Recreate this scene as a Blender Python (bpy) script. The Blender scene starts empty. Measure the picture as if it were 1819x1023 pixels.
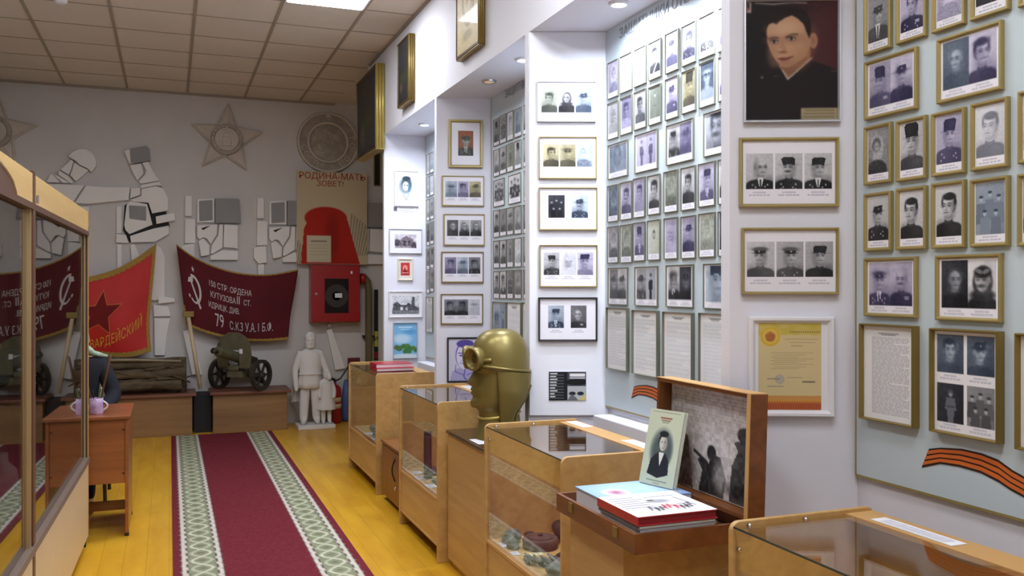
import bpy, bmesh, math, random
import numpy as np
from mathutils import Vector, Matrix
R = math.radians
PI = math.pi
random.seed(7)
S = bpy.context.scene
COL = S.collection

# ---------------------------------------------------------------- camera
FPX, CX, CY = 1590.0, 909.5, 508.0           # focal length and principal point in px of the 1819x1023 frame
YAW = R(20.96)
CAMH = 1.55
cam = bpy.data.cameras.new('camera')
cam.sensor_width = 36.0
cam.lens = 36.0 * FPX / 1819.0
cam.shift_y = (508.0 - 511.5) / 1819.0
cam.clip_start = 0.05
cam_ob = bpy.data.objects.new('camera', cam)
COL.objects.link(cam_ob)
cam_ob.location = (0, 0, CAMH)
cam_ob.rotation_euler = (R(90), 0, -YAW)
S.camera = cam_ob

# ---------------------------------------------------------------- light and exposure
w = bpy.data.worlds.new('world')
S.world = w
w.use_nodes = True
w.node_tree.nodes['Background'].inputs[0].default_value = (0.8, 0.85, 1.0, 1)
w.node_tree.nodes['Background'].inputs[1].default_value = 0.02
S.view_settings.view_transform = 'Standard'
S.view_settings.look = 'None'
S.view_settings.gamma = 1.0
S.view_settings.exposure = 0.0
S.view_settings.use_curve_mapping = False
LED_POWER = 29.0            # emission of the ceiling light panels
SPOT_POWER = 14.0          # watts of one niche downlight
S.cycles.max_bounces = 8
S.cycles.diffuse_bounces = 4
S.cycles.glossy_bounces = 4
S.cycles.transparent_max_bounces = 16
S.cycles.caustics_reflective = False
S.cycles.caustics_refractive = False
S.cycles.sample_clamp_indirect = 4.0
S.cycles.use_denoising = True

# ---------------------------------------------------------------- places in the room (metres)
HC = CAMH + 2.10           # ceiling
HB = CAMH + 1.345          # soffit of the niches
YB = 10.35                 # end wall
XA = 1.78                  # aisle face of the bulkhead and of the pillars
XW = 2.17                  # wall at the back of the niches
XL = -1.75                 # left wall
PIL = [(7.866, 7.80), (6.20, 6.05), (4.452, 4.257), (2.628, 2.404), (0.86, 0.62)]   # y of aisle corner (far), y of wall corner (near)

def srgb(r, g=None, b=None):
    if g is None: r, g, b = r
    f = lambda c: (c/255/12.92) if c/255 <= 0.04045 else ((c/255+0.055)/1.055)**2.4
    return (f(r), f(g), f(b), 1.0)

def ray(px, py):
    xc, zc, up = (px-CX)/FPX, 1.0, -(py-CY)/FPX
    return Vector((xc*math.cos(YAW)+zc*math.sin(YAW), -xc*math.sin(YAW)+zc*math.cos(YAW), up))

def hit(px, py, P, N):
    """point where the sight line through a photo pixel meets the plane through P with normal N"""
    d = ray(px, py); o = Vector((0, 0, CAMH))
    return o + d * ((Vector(P)-o).dot(N) / d.dot(N))

# ---------------------------------------------------------------- materials
MATS = {}
def mat(name, col=(200, 200, 200), rough=0.6, metal=0.0, coat=0.0, noise=0.0, nscale=8.0, bump=0.0, bscale=40.0, emit=None, strength=0.0, stretch=None, col2=None):
    if name in MATS: return MATS[name]
    m = bpy.data.materials.new(name); m.use_nodes = True
    nt = m.node_tree; b = nt.nodes['Principled BSDF']
    b.inputs['Base Color'].default_value = srgb(col)
    b.inputs['Roughness'].default_value = rough
    b.inputs['Metallic'].default_value = metal
    b.inputs['Coat Weight'].default_value = coat
    if emit:
        b.inputs['Emission Color'].default_value = srgb(emit)
        b.inputs['Emission Strength'].default_value = strength
    if noise or bump:
        tc = nt.nodes.new('ShaderNodeTexCoord'); mp = nt.nodes.new('ShaderNodeMapping')
        nt.links.new(tc.outputs['Object'], mp.inputs[0])
        if stretch: mp.inputs['Scale'].default_value = stretch
        if noise:
            n = nt.nodes.new('ShaderNodeTexNoise'); n.inputs['Scale'].default_value = nscale; n.inputs['Detail'].default_value = 5
            nt.links.new(mp.outputs[0], n.inputs[0])
            rp = nt.nodes.new('ShaderNodeValToRGB')
            c = srgb(col); k = noise
            d = srgb(col2) if col2 else tuple(x*(1-k) for x in c[:3]) + (1,)
            rp.color_ramp.elements[0].position = 0.3; rp.color_ramp.elements[1].position = 0.7
            rp.color_ramp.elements[0].color = d; rp.color_ramp.elements[1].color = c
            nt.links.new(n.outputs[0], rp.inputs[0]); nt.links.new(rp.outputs[0], b.inputs['Base Color'])
        if bump:
            n2 = nt.nodes.new('ShaderNodeTexNoise'); n2.inputs['Scale'].default_value = bscale; n2.inputs['Detail'].default_value = 4
            nt.links.new(mp.outputs[0], n2.inputs[0])
            bp = nt.nodes.new('ShaderNodeBump'); bp.inputs['Strength'].default_value = bump; bp.inputs['Distance'].default_value = 0.01
            nt.links.new(n2.outputs[0], bp.inputs['Height']); nt.links.new(bp.outputs[0], b.inputs['Normal'])
    MATS[name] = m
    return m

def glass_mat(name, tint=(1, 1, 1), f0=0.04, ior_pow=5.0):
    m = bpy.data.materials.new(name); m.use_nodes = True; nt = m.node_tree
    nt.nodes.remove(nt.nodes['Principled BSDF']); out = nt.nodes['Material Output']
    lw = nt.nodes.new('ShaderNodeLayerWeight'); lw.inputs['Blend'].default_value = 0.5
    pw = nt.nodes.new('ShaderNodeMath'); pw.operation = 'POWER'; pw.inputs[1].default_value = ior_pow
    ml = nt.nodes.new('ShaderNodeMath'); ml.operation = 'MULTIPLY_ADD'; ml.inputs[1].default_value = 1-f0; ml.inputs[2].default_value = f0
    tr = nt.nodes.new('ShaderNodeBsdfTransparent'); tr.inputs[0].default_value = tint + (1,)
    gl = nt.nodes.new('ShaderNodeBsdfGlossy'); gl.inputs['Roughness'].default_value = 0.0
    mx = nt.nodes.new('ShaderNodeMixShader')
    nt.links.new(lw.outputs['Facing'], pw.inputs[0]); nt.links.new(pw.outputs[0], ml.inputs[0])
    nt.links.new(ml.outputs[0], mx.inputs[0]); nt.links.new(tr.outputs[0], mx.inputs[1]); nt.links.new(gl.outputs[0], mx.inputs[2])
    nt.links.new(mx.outputs[0], out.inputs[0])
    MATS[name] = m
    return m

def print_mat(name, rough, coat):
    m = bpy.data.materials.new(name); m.use_nodes = True; nt = m.node_tree; b = nt.nodes['Principled BSDF']
    a = nt.nodes.new('ShaderNodeAttribute'); a.attribute_name = 'print'
    nt.links.new(a.outputs['Color'], b.inputs['Base Color'])
    b.inputs['Roughness'].default_value = rough; b.inputs['Coat Weight'].default_value = coat; b.inputs['Coat Roughness'].default_value = 0.04; b.inputs['Specular IOR Level'].default_value = 0.2
    MATS[name] = m
    return m

def wood_mat(name, light, dark, axis='Z', scale=3.0, rough=0.45, coat=0.1, contrast=1.0):
    m = bpy.data.materials.new(name); m.use_nodes = True; nt = m.node_tree; b = nt.nodes['Principled BSDF']
    tc = nt.nodes.new('ShaderNodeTexCoord'); mp = nt.nodes.new('ShaderNodeMapping')
    sc = {'X': (0.6, 9, 9), 'Y': (9, 0.6, 9), 'Z': (9, 9, 0.6)}[axis]
    mp.inputs['Scale'].default_value = sc
    n = nt.nodes.new('ShaderNodeTexNoise'); n.inputs['Scale'].default_value = scale; n.inputs['Detail'].default_value = 6; n.inputs['Distortion'].default_value = 0.6
    rp = nt.nodes.new('ShaderNodeValToRGB')
    rp.color_ramp.elements[0].position = 0.5-0.22/contrast; rp.color_ramp.elements[1].position = 0.5+0.22/contrast
    rp.color_ramp.elements[0].color = srgb(dark); rp.color_ramp.elements[1].color = srgb(light)
    nt.links.new(tc.outputs['Object'], mp.inputs[0]); nt.links.new(mp.outputs[0], n.inputs[0])
    nt.links.new(n.outputs[0], rp.inputs[0]); nt.links.new(rp.outputs[0], b.inputs['Base Color'])
    b.inputs['Roughness'].default_value = rough; b.inputs['Coat Weight'].default_value = coat; b.inputs['Coat Roughness'].default_value = 0.2
    MATS[name] = m
    return m

def floor_mat():
    m = bpy.data.materials.new('painted floor'); m.use_nodes = True; nt = m.node_tree; b = nt.nodes['Principled BSDF']
    tc = nt.nodes.new('ShaderNodeTexCoord')
    sp = nt.nodes.new('ShaderNodeSeparateXYZ'); nt.links.new(tc.outputs['Object'], sp.inputs[0])
    # board joints every 0.12 m across X
    md = nt.nodes.new('ShaderNodeMath'); md.operation = 'PINGPONG'; md.inputs[1].default_value = 0.06
    nt.links.new(sp.outputs['X'], md.inputs[0])
    lt = nt.nodes.new('ShaderNodeMath'); lt.operation = 'LESS_THAN'; lt.inputs[1].default_value = 0.0016
    nt.links.new(md.outputs[0], lt.inputs[0])
    mp = nt.nodes.new('ShaderNodeMapping'); mp.inputs['Scale'].default_value = (6, 1.2, 1)
    nt.links.new(tc.outputs['Object'], mp.inputs[0])
    n = nt.nodes.new('ShaderNodeTexNoise'); n.inputs['Scale'].default_value = 1.6; n.inputs['Detail'].default_value = 6
    nt.links.new(mp.outputs[0], n.inputs[0])
    rp = nt.nodes.new('ShaderNodeValToRGB')
    rp.color_ramp.elements[0].position = 0.3; rp.color_ramp.elements[1].position = 0.7
    rp.color_ramp.elements[0].color = srgb(204, 148, 30); rp.color_ramp.elements[1].color = srgb(224, 174, 46)
    nt.links.new(n.outputs[0], rp.inputs[0])
    mx = nt.nodes.new('ShaderNodeMixRGB'); mx.inputs[2].default_value = srgb(140, 96, 20)
    f = nt.nodes.new('ShaderNodeMath'); f.operation = 'MULTIPLY'; f.inputs[1].default_value = 0.55
    nt.links.new(lt.outputs[0], f.inputs[0]); nt.links.new(f.outputs[0], mx.inputs[0]); nt.links.new(rp.outputs[0], mx.inputs[1])
    nt.links.new(mx.outputs[0], b.inputs['Base Color'])
    n2 = nt.nodes.new('ShaderNodeTexNoise'); n2.inputs['Scale'].default_value = 5; nt.links.new(tc.outputs['Object'], n2.inputs[0])
    bp = nt.nodes.new('ShaderNodeBump'); bp.inputs['Strength'].default_value = 0.25; bp.inputs['Distance'].default_value = 0.02
    nt.links.new(n2.outputs[0], bp.inputs['Height']); nt.links.new(bp.outputs[0], b.inputs['Normal'])
    b.inputs['Roughness'].default_value = 0.32
    return m

M_FLOOR = floor_mat()
M_WALL = mat('white wall paint', (226, 226, 236), 0.7, noise=0.03, nscale=3)
M_ENDWALL = mat('grey whitewashed wall', (213, 209, 206), 0.85, noise=0.10, nscale=1.6, bump=0.15, bscale=9)
M_CEIL = mat('ceiling tile', (226, 216, 202), 0.85, noise=0.06, nscale=2.2)
M_TBAR = mat('ceiling rail', (160, 148, 132), 0.6)
M_BOARD = mat('pale blue board', (196, 209, 216), 0.42, coat=0.1)
M_PILBOARD = mat('white panel', (232, 234, 242), 0.55)
M_BEECH = wood_mat('beech laminate', (206, 168, 106), (186, 145, 84), 'Y', 2.2)
M_BEECHV = wood_mat('beech laminate end', (202, 163, 102), (182, 141, 82), 'Y', 2.2)
M_BEECHE = mat('beech edge band', (196, 152, 94), 0.45)
M_WALNUT = wood_mat('brown laminate', (150, 96, 48), (116, 70, 32), 'Z', 2.0)
M_DESK = wood_mat('orange brown laminate', (158, 92, 48), (126, 70, 36), 'X', 2.0, rough=0.3, coat=0.3)
M_CASEBROWN = wood_mat('suitcase brown', (128, 76, 34), (98, 54, 22), 'Y', 2.5, rough=0.4)
M_DARKTOP = mat('dark wood top', (62, 40, 28), 0.25, coat=0.3)
M_BENCH = wood_mat('bench front', (150, 112, 70), (126, 92, 56), 'X', 1.5)
M_BENCHTOP = wood_mat('bench top', (126, 76, 52), (104, 60, 42), 'X', 1.5, rough=0.5)
M_GOLD = mat('gold frame', (166, 148, 94), 0.4, metal=0.4)
M_GOLDEDGE = mat('gold moulding', (196, 176, 96), 0.35, metal=0.4)
M_THIN = mat('thin grey frame', (112, 112, 98), 0.45, metal=0.2)
M_OLDGOLD = mat('old gold frame', (138, 116, 58), 0.42, metal=0.4)
M_BLACKFRAME = mat('black frame', (30, 27, 26), 0.35)
M_SILVER = mat('silver frame', (205, 206, 212), 0.3, metal=0.6)
M_WHITEFRAME = mat('white frame', (228, 227, 232), 0.5)
M_CREAM = mat('cream frame', (226, 218, 198), 0.5)
M_CHROME = mat('chrome', (220, 220, 225), 0.18, metal=1.0)
M_PAPER = mat('paper', (236, 236, 240), 0.7)
M_PLASTER = mat('white plaster', (222, 220, 220), 0.75, bump=0.25, bscale=30)
M_RELIEF = mat('white relief board', (240, 237, 234), 0.8, noise=0.05, nscale=5)
M_RELIEFGREY = mat('grey relief board', (150, 150, 150), 0.85, bump=0.5, bscale=90)
M_BLACK = mat('black board', (22, 21, 22), 0.7)
M_STARPL = mat('plaster star', (206, 196, 184), 0.8, noise=0.15, nscale=6)
M_MEDAL = mat('tarnished silver', (178, 168, 154), 0.6, metal=0.0, noise=0.35, nscale=14, bump=0.6, bscale=22)
M_BUST = mat('gold paint', (130, 115, 62), 0.36, metal=0.45, noise=0.12, nscale=5)
M_BUSTDK = mat('gold paint seam', (92, 76, 34), 0.5, metal=0.4)
M_STEEL = mat('olive gunmetal', (112, 108, 84), 0.5, metal=0.25, noise=0.3, nscale=9)
M_DKSTEEL = mat('dark gunmetal', (62, 58, 50), 0.5, metal=0.3, noise=0.2, nscale=9)
M_LOG = mat('bark', (104, 88, 64), 0.9, noise=0.55, nscale=14, bump=0.9, bscale=30, stretch=(0.5, 2, 2))
M_RED = mat('red enamel', (158, 22, 26), 0.35, coat=0.2)
M_REDFOLDER = mat('red cover', (176, 22, 44), 0.35, coat=0.2)
M_DARKRED = mat('crimson velvet', (92, 12, 26), 0.9, noise=0.25, nscale=4)
M_FLAGRED = mat('red silk', (196, 26, 20), 0.6, noise=0.2, nscale=3)
M_FRINGE = mat('gold fringe', (176, 138, 58), 0.8, noise=0.35, nscale=60)
M_LETTER = mat('silver lettering', (206, 198, 196), 0.7)
M_GOLDLETTER = mat('gold lettering', (214, 158, 48), 0.6)
M_CABINET = wood_mat('cabinet laminate', (222, 186, 120), (206, 168, 104), 'Y', 1.6)
M_CABLOW = mat('cabinet lower panel', (214, 188, 146), 0.45, noise=0.06, nscale=3)
M_ALU = mat('champagne aluminium', (196, 172, 128), 0.35, metal=0.6)
M_BROWNPOST = mat('brown post', (92, 60, 40), 0.4)
M_RAIL = mat('grey brown rail', (118, 100, 88), 0.45)
M_INSIDE = mat('cabinet inside', (70, 56, 44), 0.8)
M_GREYCLOTH = mat('grey cloth', (120, 118, 116), 0.9)
M_NAVY = mat('navy cloth', (18, 19, 31), 0.85)
M_GREENSCARF = mat('green scarf', (96, 138, 104), 0.8, noise=0.35, nscale=30, col2=(190, 204, 186))
M_SKIN = mat('skin', (206, 160, 132), 0.55)
M_BLACKMETAL = mat('black metal', (20, 20, 22), 0.4)
M_PIPE = mat('olive pipe', (104, 92, 62), 0.5)
M_RUST = mat('rusted iron', (106, 82, 70), 0.8, metal=0.2, noise=0.4, nscale=18, bump=0.6, bscale=40)
M_SCRAP = mat('grey scrap metal', (122, 124, 116), 0.6, metal=0.3, noise=0.45, nscale=16, bump=0.7, bscale=35)
M_DKSCRAP = mat('dark scrap metal', (70, 58, 52), 0.7, metal=0.3, noise=0.45, nscale=16, bump=0.7, bscale=35)
M_ORANGE = mat('orange ribbon', (206, 104, 40), 0.5)
M_RIBBLACK = mat('black ribbon', (46, 18, 14), 0.5)
M_MUG = mat('lilac mug', (206, 182, 210), 0.3, coat=0.3, noise=0.3, nscale=26, col2=(150, 110, 160))
M_STICK = mat('brown stick', (98, 62, 38), 0.5)
M_BLUE = mat('blue plastic', (70, 90, 150), 0.5)
M_LED = mat('light diffuser', (255, 255, 255), 0.5, emit=(246, 250, 255), strength=LED_POWER)
M_LENS = mat('downlight lens', (255, 255, 255), 0.5, emit=(236, 240, 255), strength=40.0)
M_LENSOFF = mat('unlit downlight lens', (226, 206, 186), 0.4, emit=(255, 200, 150), strength=0.3)
M_GLASS = glass_mat('case glass')
M_CABGLASS = glass_mat('cabinet glass', (0.93, 0.92, 0.9), 0.05, 4.2)
M_PRINT = print_mat('photographic print', 0.5, 0.10)
M_MATTE = print_mat('matte print', 0.7, 0.0)
M_CARPET = print_mat('carpet pile', 0.95, 0.0)

# ---------------------------------------------------------------- mesh building
class MB:
    def __init__(s): s.v = []; s.f = []
    def add(s, vs, fs, M=None):
        n = len(s.v)
        s.v += [tuple((M @ Vector(p)) if M else p) for p in vs]
        s.f += [tuple(i+n for i in f) for f in fs]
        return s
    def box(s, a, b, M=None):
        (x0, y0, z0), (x1, y1, z1) = a, b
        x0, x1 = min(x0, x1), max(x0, x1); y0, y1 = min(y0, y1), max(y0, y1); z0, z1 = min(z0, z1), max(z0, z1)
        return s.add([(x0, y0, z0), (x1, y0, z0), (x1, y1, z0), (x0, y1, z0), (x0, y0, z1), (x1, y0, z1), (x1, y1, z1), (x0, y1, z1)],
                     [(0, 3, 2, 1), (4, 5, 6, 7), (0, 1, 5, 4), (1, 2, 6, 5), (2, 3, 7, 6), (3, 0, 4, 7)], M)
    def prism(s, pts, vec, M=None):
        pts = [Vector(p) for p in pts]; v = Vector(vec); n = len(pts)
        nrm = Vector((0, 0, 0))
        for i in range(n): nrm += pts[i].cross(pts[(i+1) % n])
        if nrm.dot(v) > 0: pts = pts[::-1]
        vs = [tuple(p) for p in pts] + [tuple(p+v) for p in pts]
        fs = [tuple(range(n)), tuple(range(2*n-1, n-1, -1))] + [(i, i+n, (i+1) % n+n, (i+1) % n) for i in range(n)]
        return s.add(vs, fs, M)
    def tube(s, path, r, n=10, M=None, cap=True, closed=False):
        path = [Vector(p) for p in path]; k = len(path)
        rr = r if isinstance(r, (list, tuple)) else [r]*k
        vs = []; up = None
        for i, p in enumerate(path):
            a = path[(i-1) % k] if (i or closed) else p; b = path[(i+1) % k] if (i < k-1 or closed) else p
            t = (b-a).normalized()
            if up is None:
                up = Vector((0, 0, 1)) if abs(t.z) < 0.9 else Vector((1, 0, 0))
            up = (up - t*up.dot(t)).normalized(); q = t.cross(up)
            vs += [tuple(p + (up*math.cos(2*PI*j/n) + q*math.sin(2*PI*j/n))*rr[i]) for j in range(n)]
        fs = []
        for i in range(k if closed else k-1):
            i2 = (i+1) % k
            fs += [(i*n+j, i*n+(j+1) % n, i2*n+(j+1) % n, i2*n+j) for j in range(n)]
        if cap and not closed:
            fs += [tuple(range(n-1, -1, -1)), tuple((k-1)*n+j for j in range(n))]
        return s.add(vs, fs, M)
    def lathe(s, prof, n=24, M=None):
        vs = []; k = len(prof)
        for r, z in prof: vs += [(r*math.cos(2*PI*j/n), r*math.sin(2*PI*j/n), z) for j in range(n)]
        fs = [(i*n+j, i*n+(j+1) % n, (i+1)*n+(j+1) % n, (i+1)*n+j) for i in range(k-1) for j in range(n)]
        if prof[0] != prof[-1]: fs += [tuple(range(n-1, -1, -1)), tuple((k-1)*n+j for j in range(n))]
        return s.add(vs, fs, M)
    def grid(s, P, M=None, flip=False):
        h = len(P); w_ = len(P[0])
        vs = [tuple(p) for row in P for p in row]
        fs = []
        for i in range(h-1):
            for j in range(w_-1):
                q = (i*w_+j, i*w_+j+1, (i+1)*w_+j+1, (i+1)*w_+j)
                fs.append(q[::-1] if flip else q)
        return s.add(vs, fs, M)
    def ball(s, c, r, n=16, m=10, M=None):
        rx, ry, rz = r if isinstance(r, (list, tuple)) else (r, r, r)
        vs = [(c[0], c[1], c[2]+rz)]
        for i in range(1, m):
            a = PI*i/m
            vs += [(c[0]+rx*math.sin(a)*math.cos(2*PI*j/n), c[1]+ry*math.sin(a)*math.sin(2*PI*j/n), c[2]+rz*math.cos(a)) for j in range(n)]
        vs.append((c[0], c[1], c[2]-rz))
        fs = [(0, 1+j, 1+(j+1) % n) for j in range(n)]
        for i in range(m-2):
            fs += [(1+i*n+j, 1+(i+1)*n+j, 1+(i+1)*n+(j+1) % n, 1+i*n+(j+1) % n) for j in range(n)]
        l = len(vs)-1; b0 = 1+(m-2)*n
        fs += [(l, b0+(j+1) % n, b0+j) for j in range(n)]
        return s.add(vs, fs, M)

def base_of(o):
    p = Vector((0, 0, 0))
    while o: p += o.location; o = o.parent
    return p

def tag(o, label=None, cat=None, group=None, kind=None):
    if label: o['label'] = label
    if cat: o['category'] = cat
    if group: o['group'] = group
    if kind: o['kind'] = kind
    return o

def link(name, me, m, parent=None, smooth=False, bevel=0.0, seg=2):
    if m: me.materials.append(m)
    if smooth:
        me.polygons.foreach_set('use_smooth', [True]*len(me.polygons))
    o = bpy.data.objects.new(name, me); COL.objects.link(o)
    if parent: o.parent = parent
    if bevel:
        bv = o.modifiers.new('bevel', 'BEVEL'); bv.width = bevel; bv.segments = seg; bv.limit_method = 'ANGLE'; bv.angle_limit = R(40)
    return o

def part(name, mb, m, parent=None, smooth=False, bevel=0.0, seg=2, label=None):
    """one mesh object; vertices are given in room coordinates"""
    off = base_of(parent) if parent else Vector((0, 0, 0))
    me = bpy.data.meshes.new(name)
    me.from_pydata([(x-off.x, y-off.y, z-off.z) for x, y, z in mb.v], [], mb.f)
    me.update()
    o = link(name, me, m, parent, smooth, bevel, seg)
    if label: o['label'] = label
    return o

def thing(name, label, cat, loc, group=None):
    o = bpy.data.objects.new(name, None); COL.objects.link(o)
    o.location = loc; o.empty_display_size = 0.1
    return tag(o, label, cat, group)

def solid(name, mb, m, label, cat, group=None, smooth=False, bevel=0.0):
    """a thing that is one mesh, its origin at its base"""
    xs, ys, zs = zip(*mb.v)
    b = Vector(((min(xs)+max(xs))/2, (min(ys)+max(ys))/2, min(zs)))
    me = bpy.data.meshes.new(name)
    me.from_pydata([(x-b.x, y-b.y, z-b.z) for x, y, z in mb.v], [], mb.f); me.update()
    o = link(name, me, m, None, smooth, bevel); o.location = b
    return tag(o, label, cat, group)

def struct(name, mb, m, bevel=0.0):
    return tag(part(name, mb, m, bevel=bevel), kind='structure')

def skin_into(mb, nodes, edges, sub=2):
    """grow a limb surface over a skeleton of joints {name: (x, y, z, rx[, ry])}"""
    keys = list(nodes); idx = {k: i for i, k in enumerate(keys)}
    me = bpy.data.meshes.new('skeleton')
    me.from_pydata([nodes[k][:3] for k in keys], [(idx[a], idx[b]) for a, b in edges], []); me.update()
    o = bpy.data.objects.new('skeleton', me); COL.objects.link(o)
    o.modifiers.new('skin', 'SKIN'); sd = o.modifiers.new('sub', 'SUBSURF'); sd.levels = sub; sd.render_levels = sub
    for i, k in enumerate(keys):
        sv = me.skin_vertices[0].data[i]; n = nodes[k]
        sv.radius = (n[3], n[4] if len(n) > 4 else n[3]); sv.use_root = (i == 0)
    dg = bpy.context.evaluated_depsgraph_get(); dg.update()
    ev = o.evaluated_get(dg); em = ev.to_mesh()
    mb.add([tuple(v.co) for v in em.vertices], [tuple(p.vertices) for p in em.polygons])
    ev.to_mesh_clear(); bpy.data.objects.remove(o); bpy.data.meshes.remove(me)
    return mb

def text_into(mb, body, size, f, align='LEFT', spacing=1.0, extrude=0.0, xs=1.0):
    """letter shapes laid out on a line; f(x, y, z) turns letter coordinates into room coordinates"""
    cu = bpy.data.curves.new('lettering', 'FONT'); cu.body = body; cu.size = size; cu.align_x = align
    cu.space_character = spacing; cu.extrude = extrude; cu.resolution_u = 3
    o = bpy.data.objects.new('lettering', cu); COL.objects.link(o)
    dg = bpy.context.evaluated_depsgraph_get(); dg.update()
    em = o.evaluated_get(dg).to_mesh()
    mb.add([tuple(f(v.co.x*xs, v.co.y, v.co.z)) for v in em.vertices], [tuple(p.vertices) for p in em.polygons])
    o.evaluated_get(dg).to_mesh_clear(); bpy.data.objects.remove(o); bpy.data.curves.remove(cu)
    return mb

# ---------------------------------------------------------------- printed pictures
class Canvas:
    """small picture: x runs 0..1 across, y runs 0..ratio downwards, colours 0..255"""
    def __init__(s, n, ratio, col=(235, 235, 240)):
        s.W = n; s.H = max(2, int(round(n*ratio))); s.ratio = ratio
        s.a = np.empty((s.H, s.W, 3)); s.a[:] = col
        x = np.linspace(0, 1, s.W); y = np.linspace(0, ratio, s.H)
        s.X0, s.Y0 = np.meshgrid(x, y); s.reset()
    def reset(s): s.X, s.Y = s.X0, s.Y0; s.clip = np.ones_like(s.X); s.px = 1.0/s.W; s.k = 1.0; return s
    def sub(s, x0, y0, x1, y1):
        k = x1-x0; s.X = (s.X0-x0)/k; s.Y = (s.Y0-y0)/k
        s.clip = ((s.X0 >= x0) & (s.X0 <= x1) & (s.Y0 >= y0) & (s.Y0 <= y1)).astype(float); s.px = 1.0/s.W/k
        s.h = (y1-y0)/k
        return s
    def put(s, m, col, a=1.0):
        m = (np.clip(m, 0, 1)*a*s.clip)[..., None]; s.a = s.a*(1-m) + np.array(col, float)*m; return s
    def ell(s, cx, cy, rx, ry, col, a=1.0, rot=0.0, soft=1.0):
        c, n = math.cos(rot), math.sin(rot); dx, dy = s.X-cx, s.Y-cy
        u, v = (dx*c+dy*n)/rx, (-dx*n+dy*c)/ry
        d = np.sqrt(u*u+v*v); return s.put(0.5-(d-1)*min(rx, ry)/(s.px*1.4*soft), col, a)
    def rect(s, x0, y0, x1, y1, col, a=1.0):
        m = np.minimum(np.minimum(s.X-x0, x1-s.X), np.minimum(s.Y-y0, y1-s.Y)); return s.put(0.5+m/s.px, col, a)
    def poly(s, pts, col, a=1.0):
        ins = np.zeros(s.X.shape, bool); n = len(pts)
        for i in range(n):
            (x1, y1), (x2, y2) = pts[i], pts[(i+1) % n]
            if y1 == y2: continue
            c = ((y1 > s.Y) != (y2 > s.Y)) & (s.X < (x2-x1)*(s.Y-y1)/(y2-y1)+x1); ins ^= c
        return s.put(ins.astype(float), col, a)
    def line(s, pts, wd, col, a=1.0):
        m = np.full(s.X.shape, 9.0)
        for (x1, y1), (x2, y2) in zip(pts, pts[1:]):
            dx, dy = x2-x1, y2-y1; L = dx*dx+dy*dy or 1e-9
            t = np.clip(((s.X-x1)*dx+(s.Y-y1)*dy)/L, 0, 1)
            m = np.minimum(m, np.hypot(s.X-x1-t*dx, s.Y-y1-t*dy))
        return s.put(0.5-(m-wd/2)/s.px, col, a)
    def speckle(s, amt, seed, cell=3):
        rs = np.random.RandomState(seed); h, w_ = s.H//cell+2, s.W//cell+2
        n = rs.rand(h, w_)-0.5; n = np.kron(n, np.ones((cell, cell)))[:s.H, :s.W]
        s.a += (n*amt*s.clip)[..., None]; return s
    def blur(s, k=1):
        for _ in range(k):
            p = np.pad(s.a, ((1, 1), (1, 1), (0, 0)), mode='edge'); p = p[:, :-2]*.25+p[:, 1:-1]*.5+p[:, 2:]*.25; s.a = p[:-2]*.25+p[1:-1]*.5+p[2:]*.25
        return s
    def fade(s, f):
        s.a += (f(s.X, s.Y)*s.clip)[..., None]; return s

TINT = {'g': ((14, 14, 17), (226, 226, 230)), 'v': ((32, 28, 58), (216, 211, 232)), 'b': ((30, 40, 58), (206, 217, 229)),
        'y': ((34, 31, 24), (216, 206, 164)), 'n': ((48, 52, 46), (200, 204, 190)), 'w': ((110, 112, 124), (232, 232, 239)), 'k': ((14, 14, 19), (190, 194, 204))}

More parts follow.
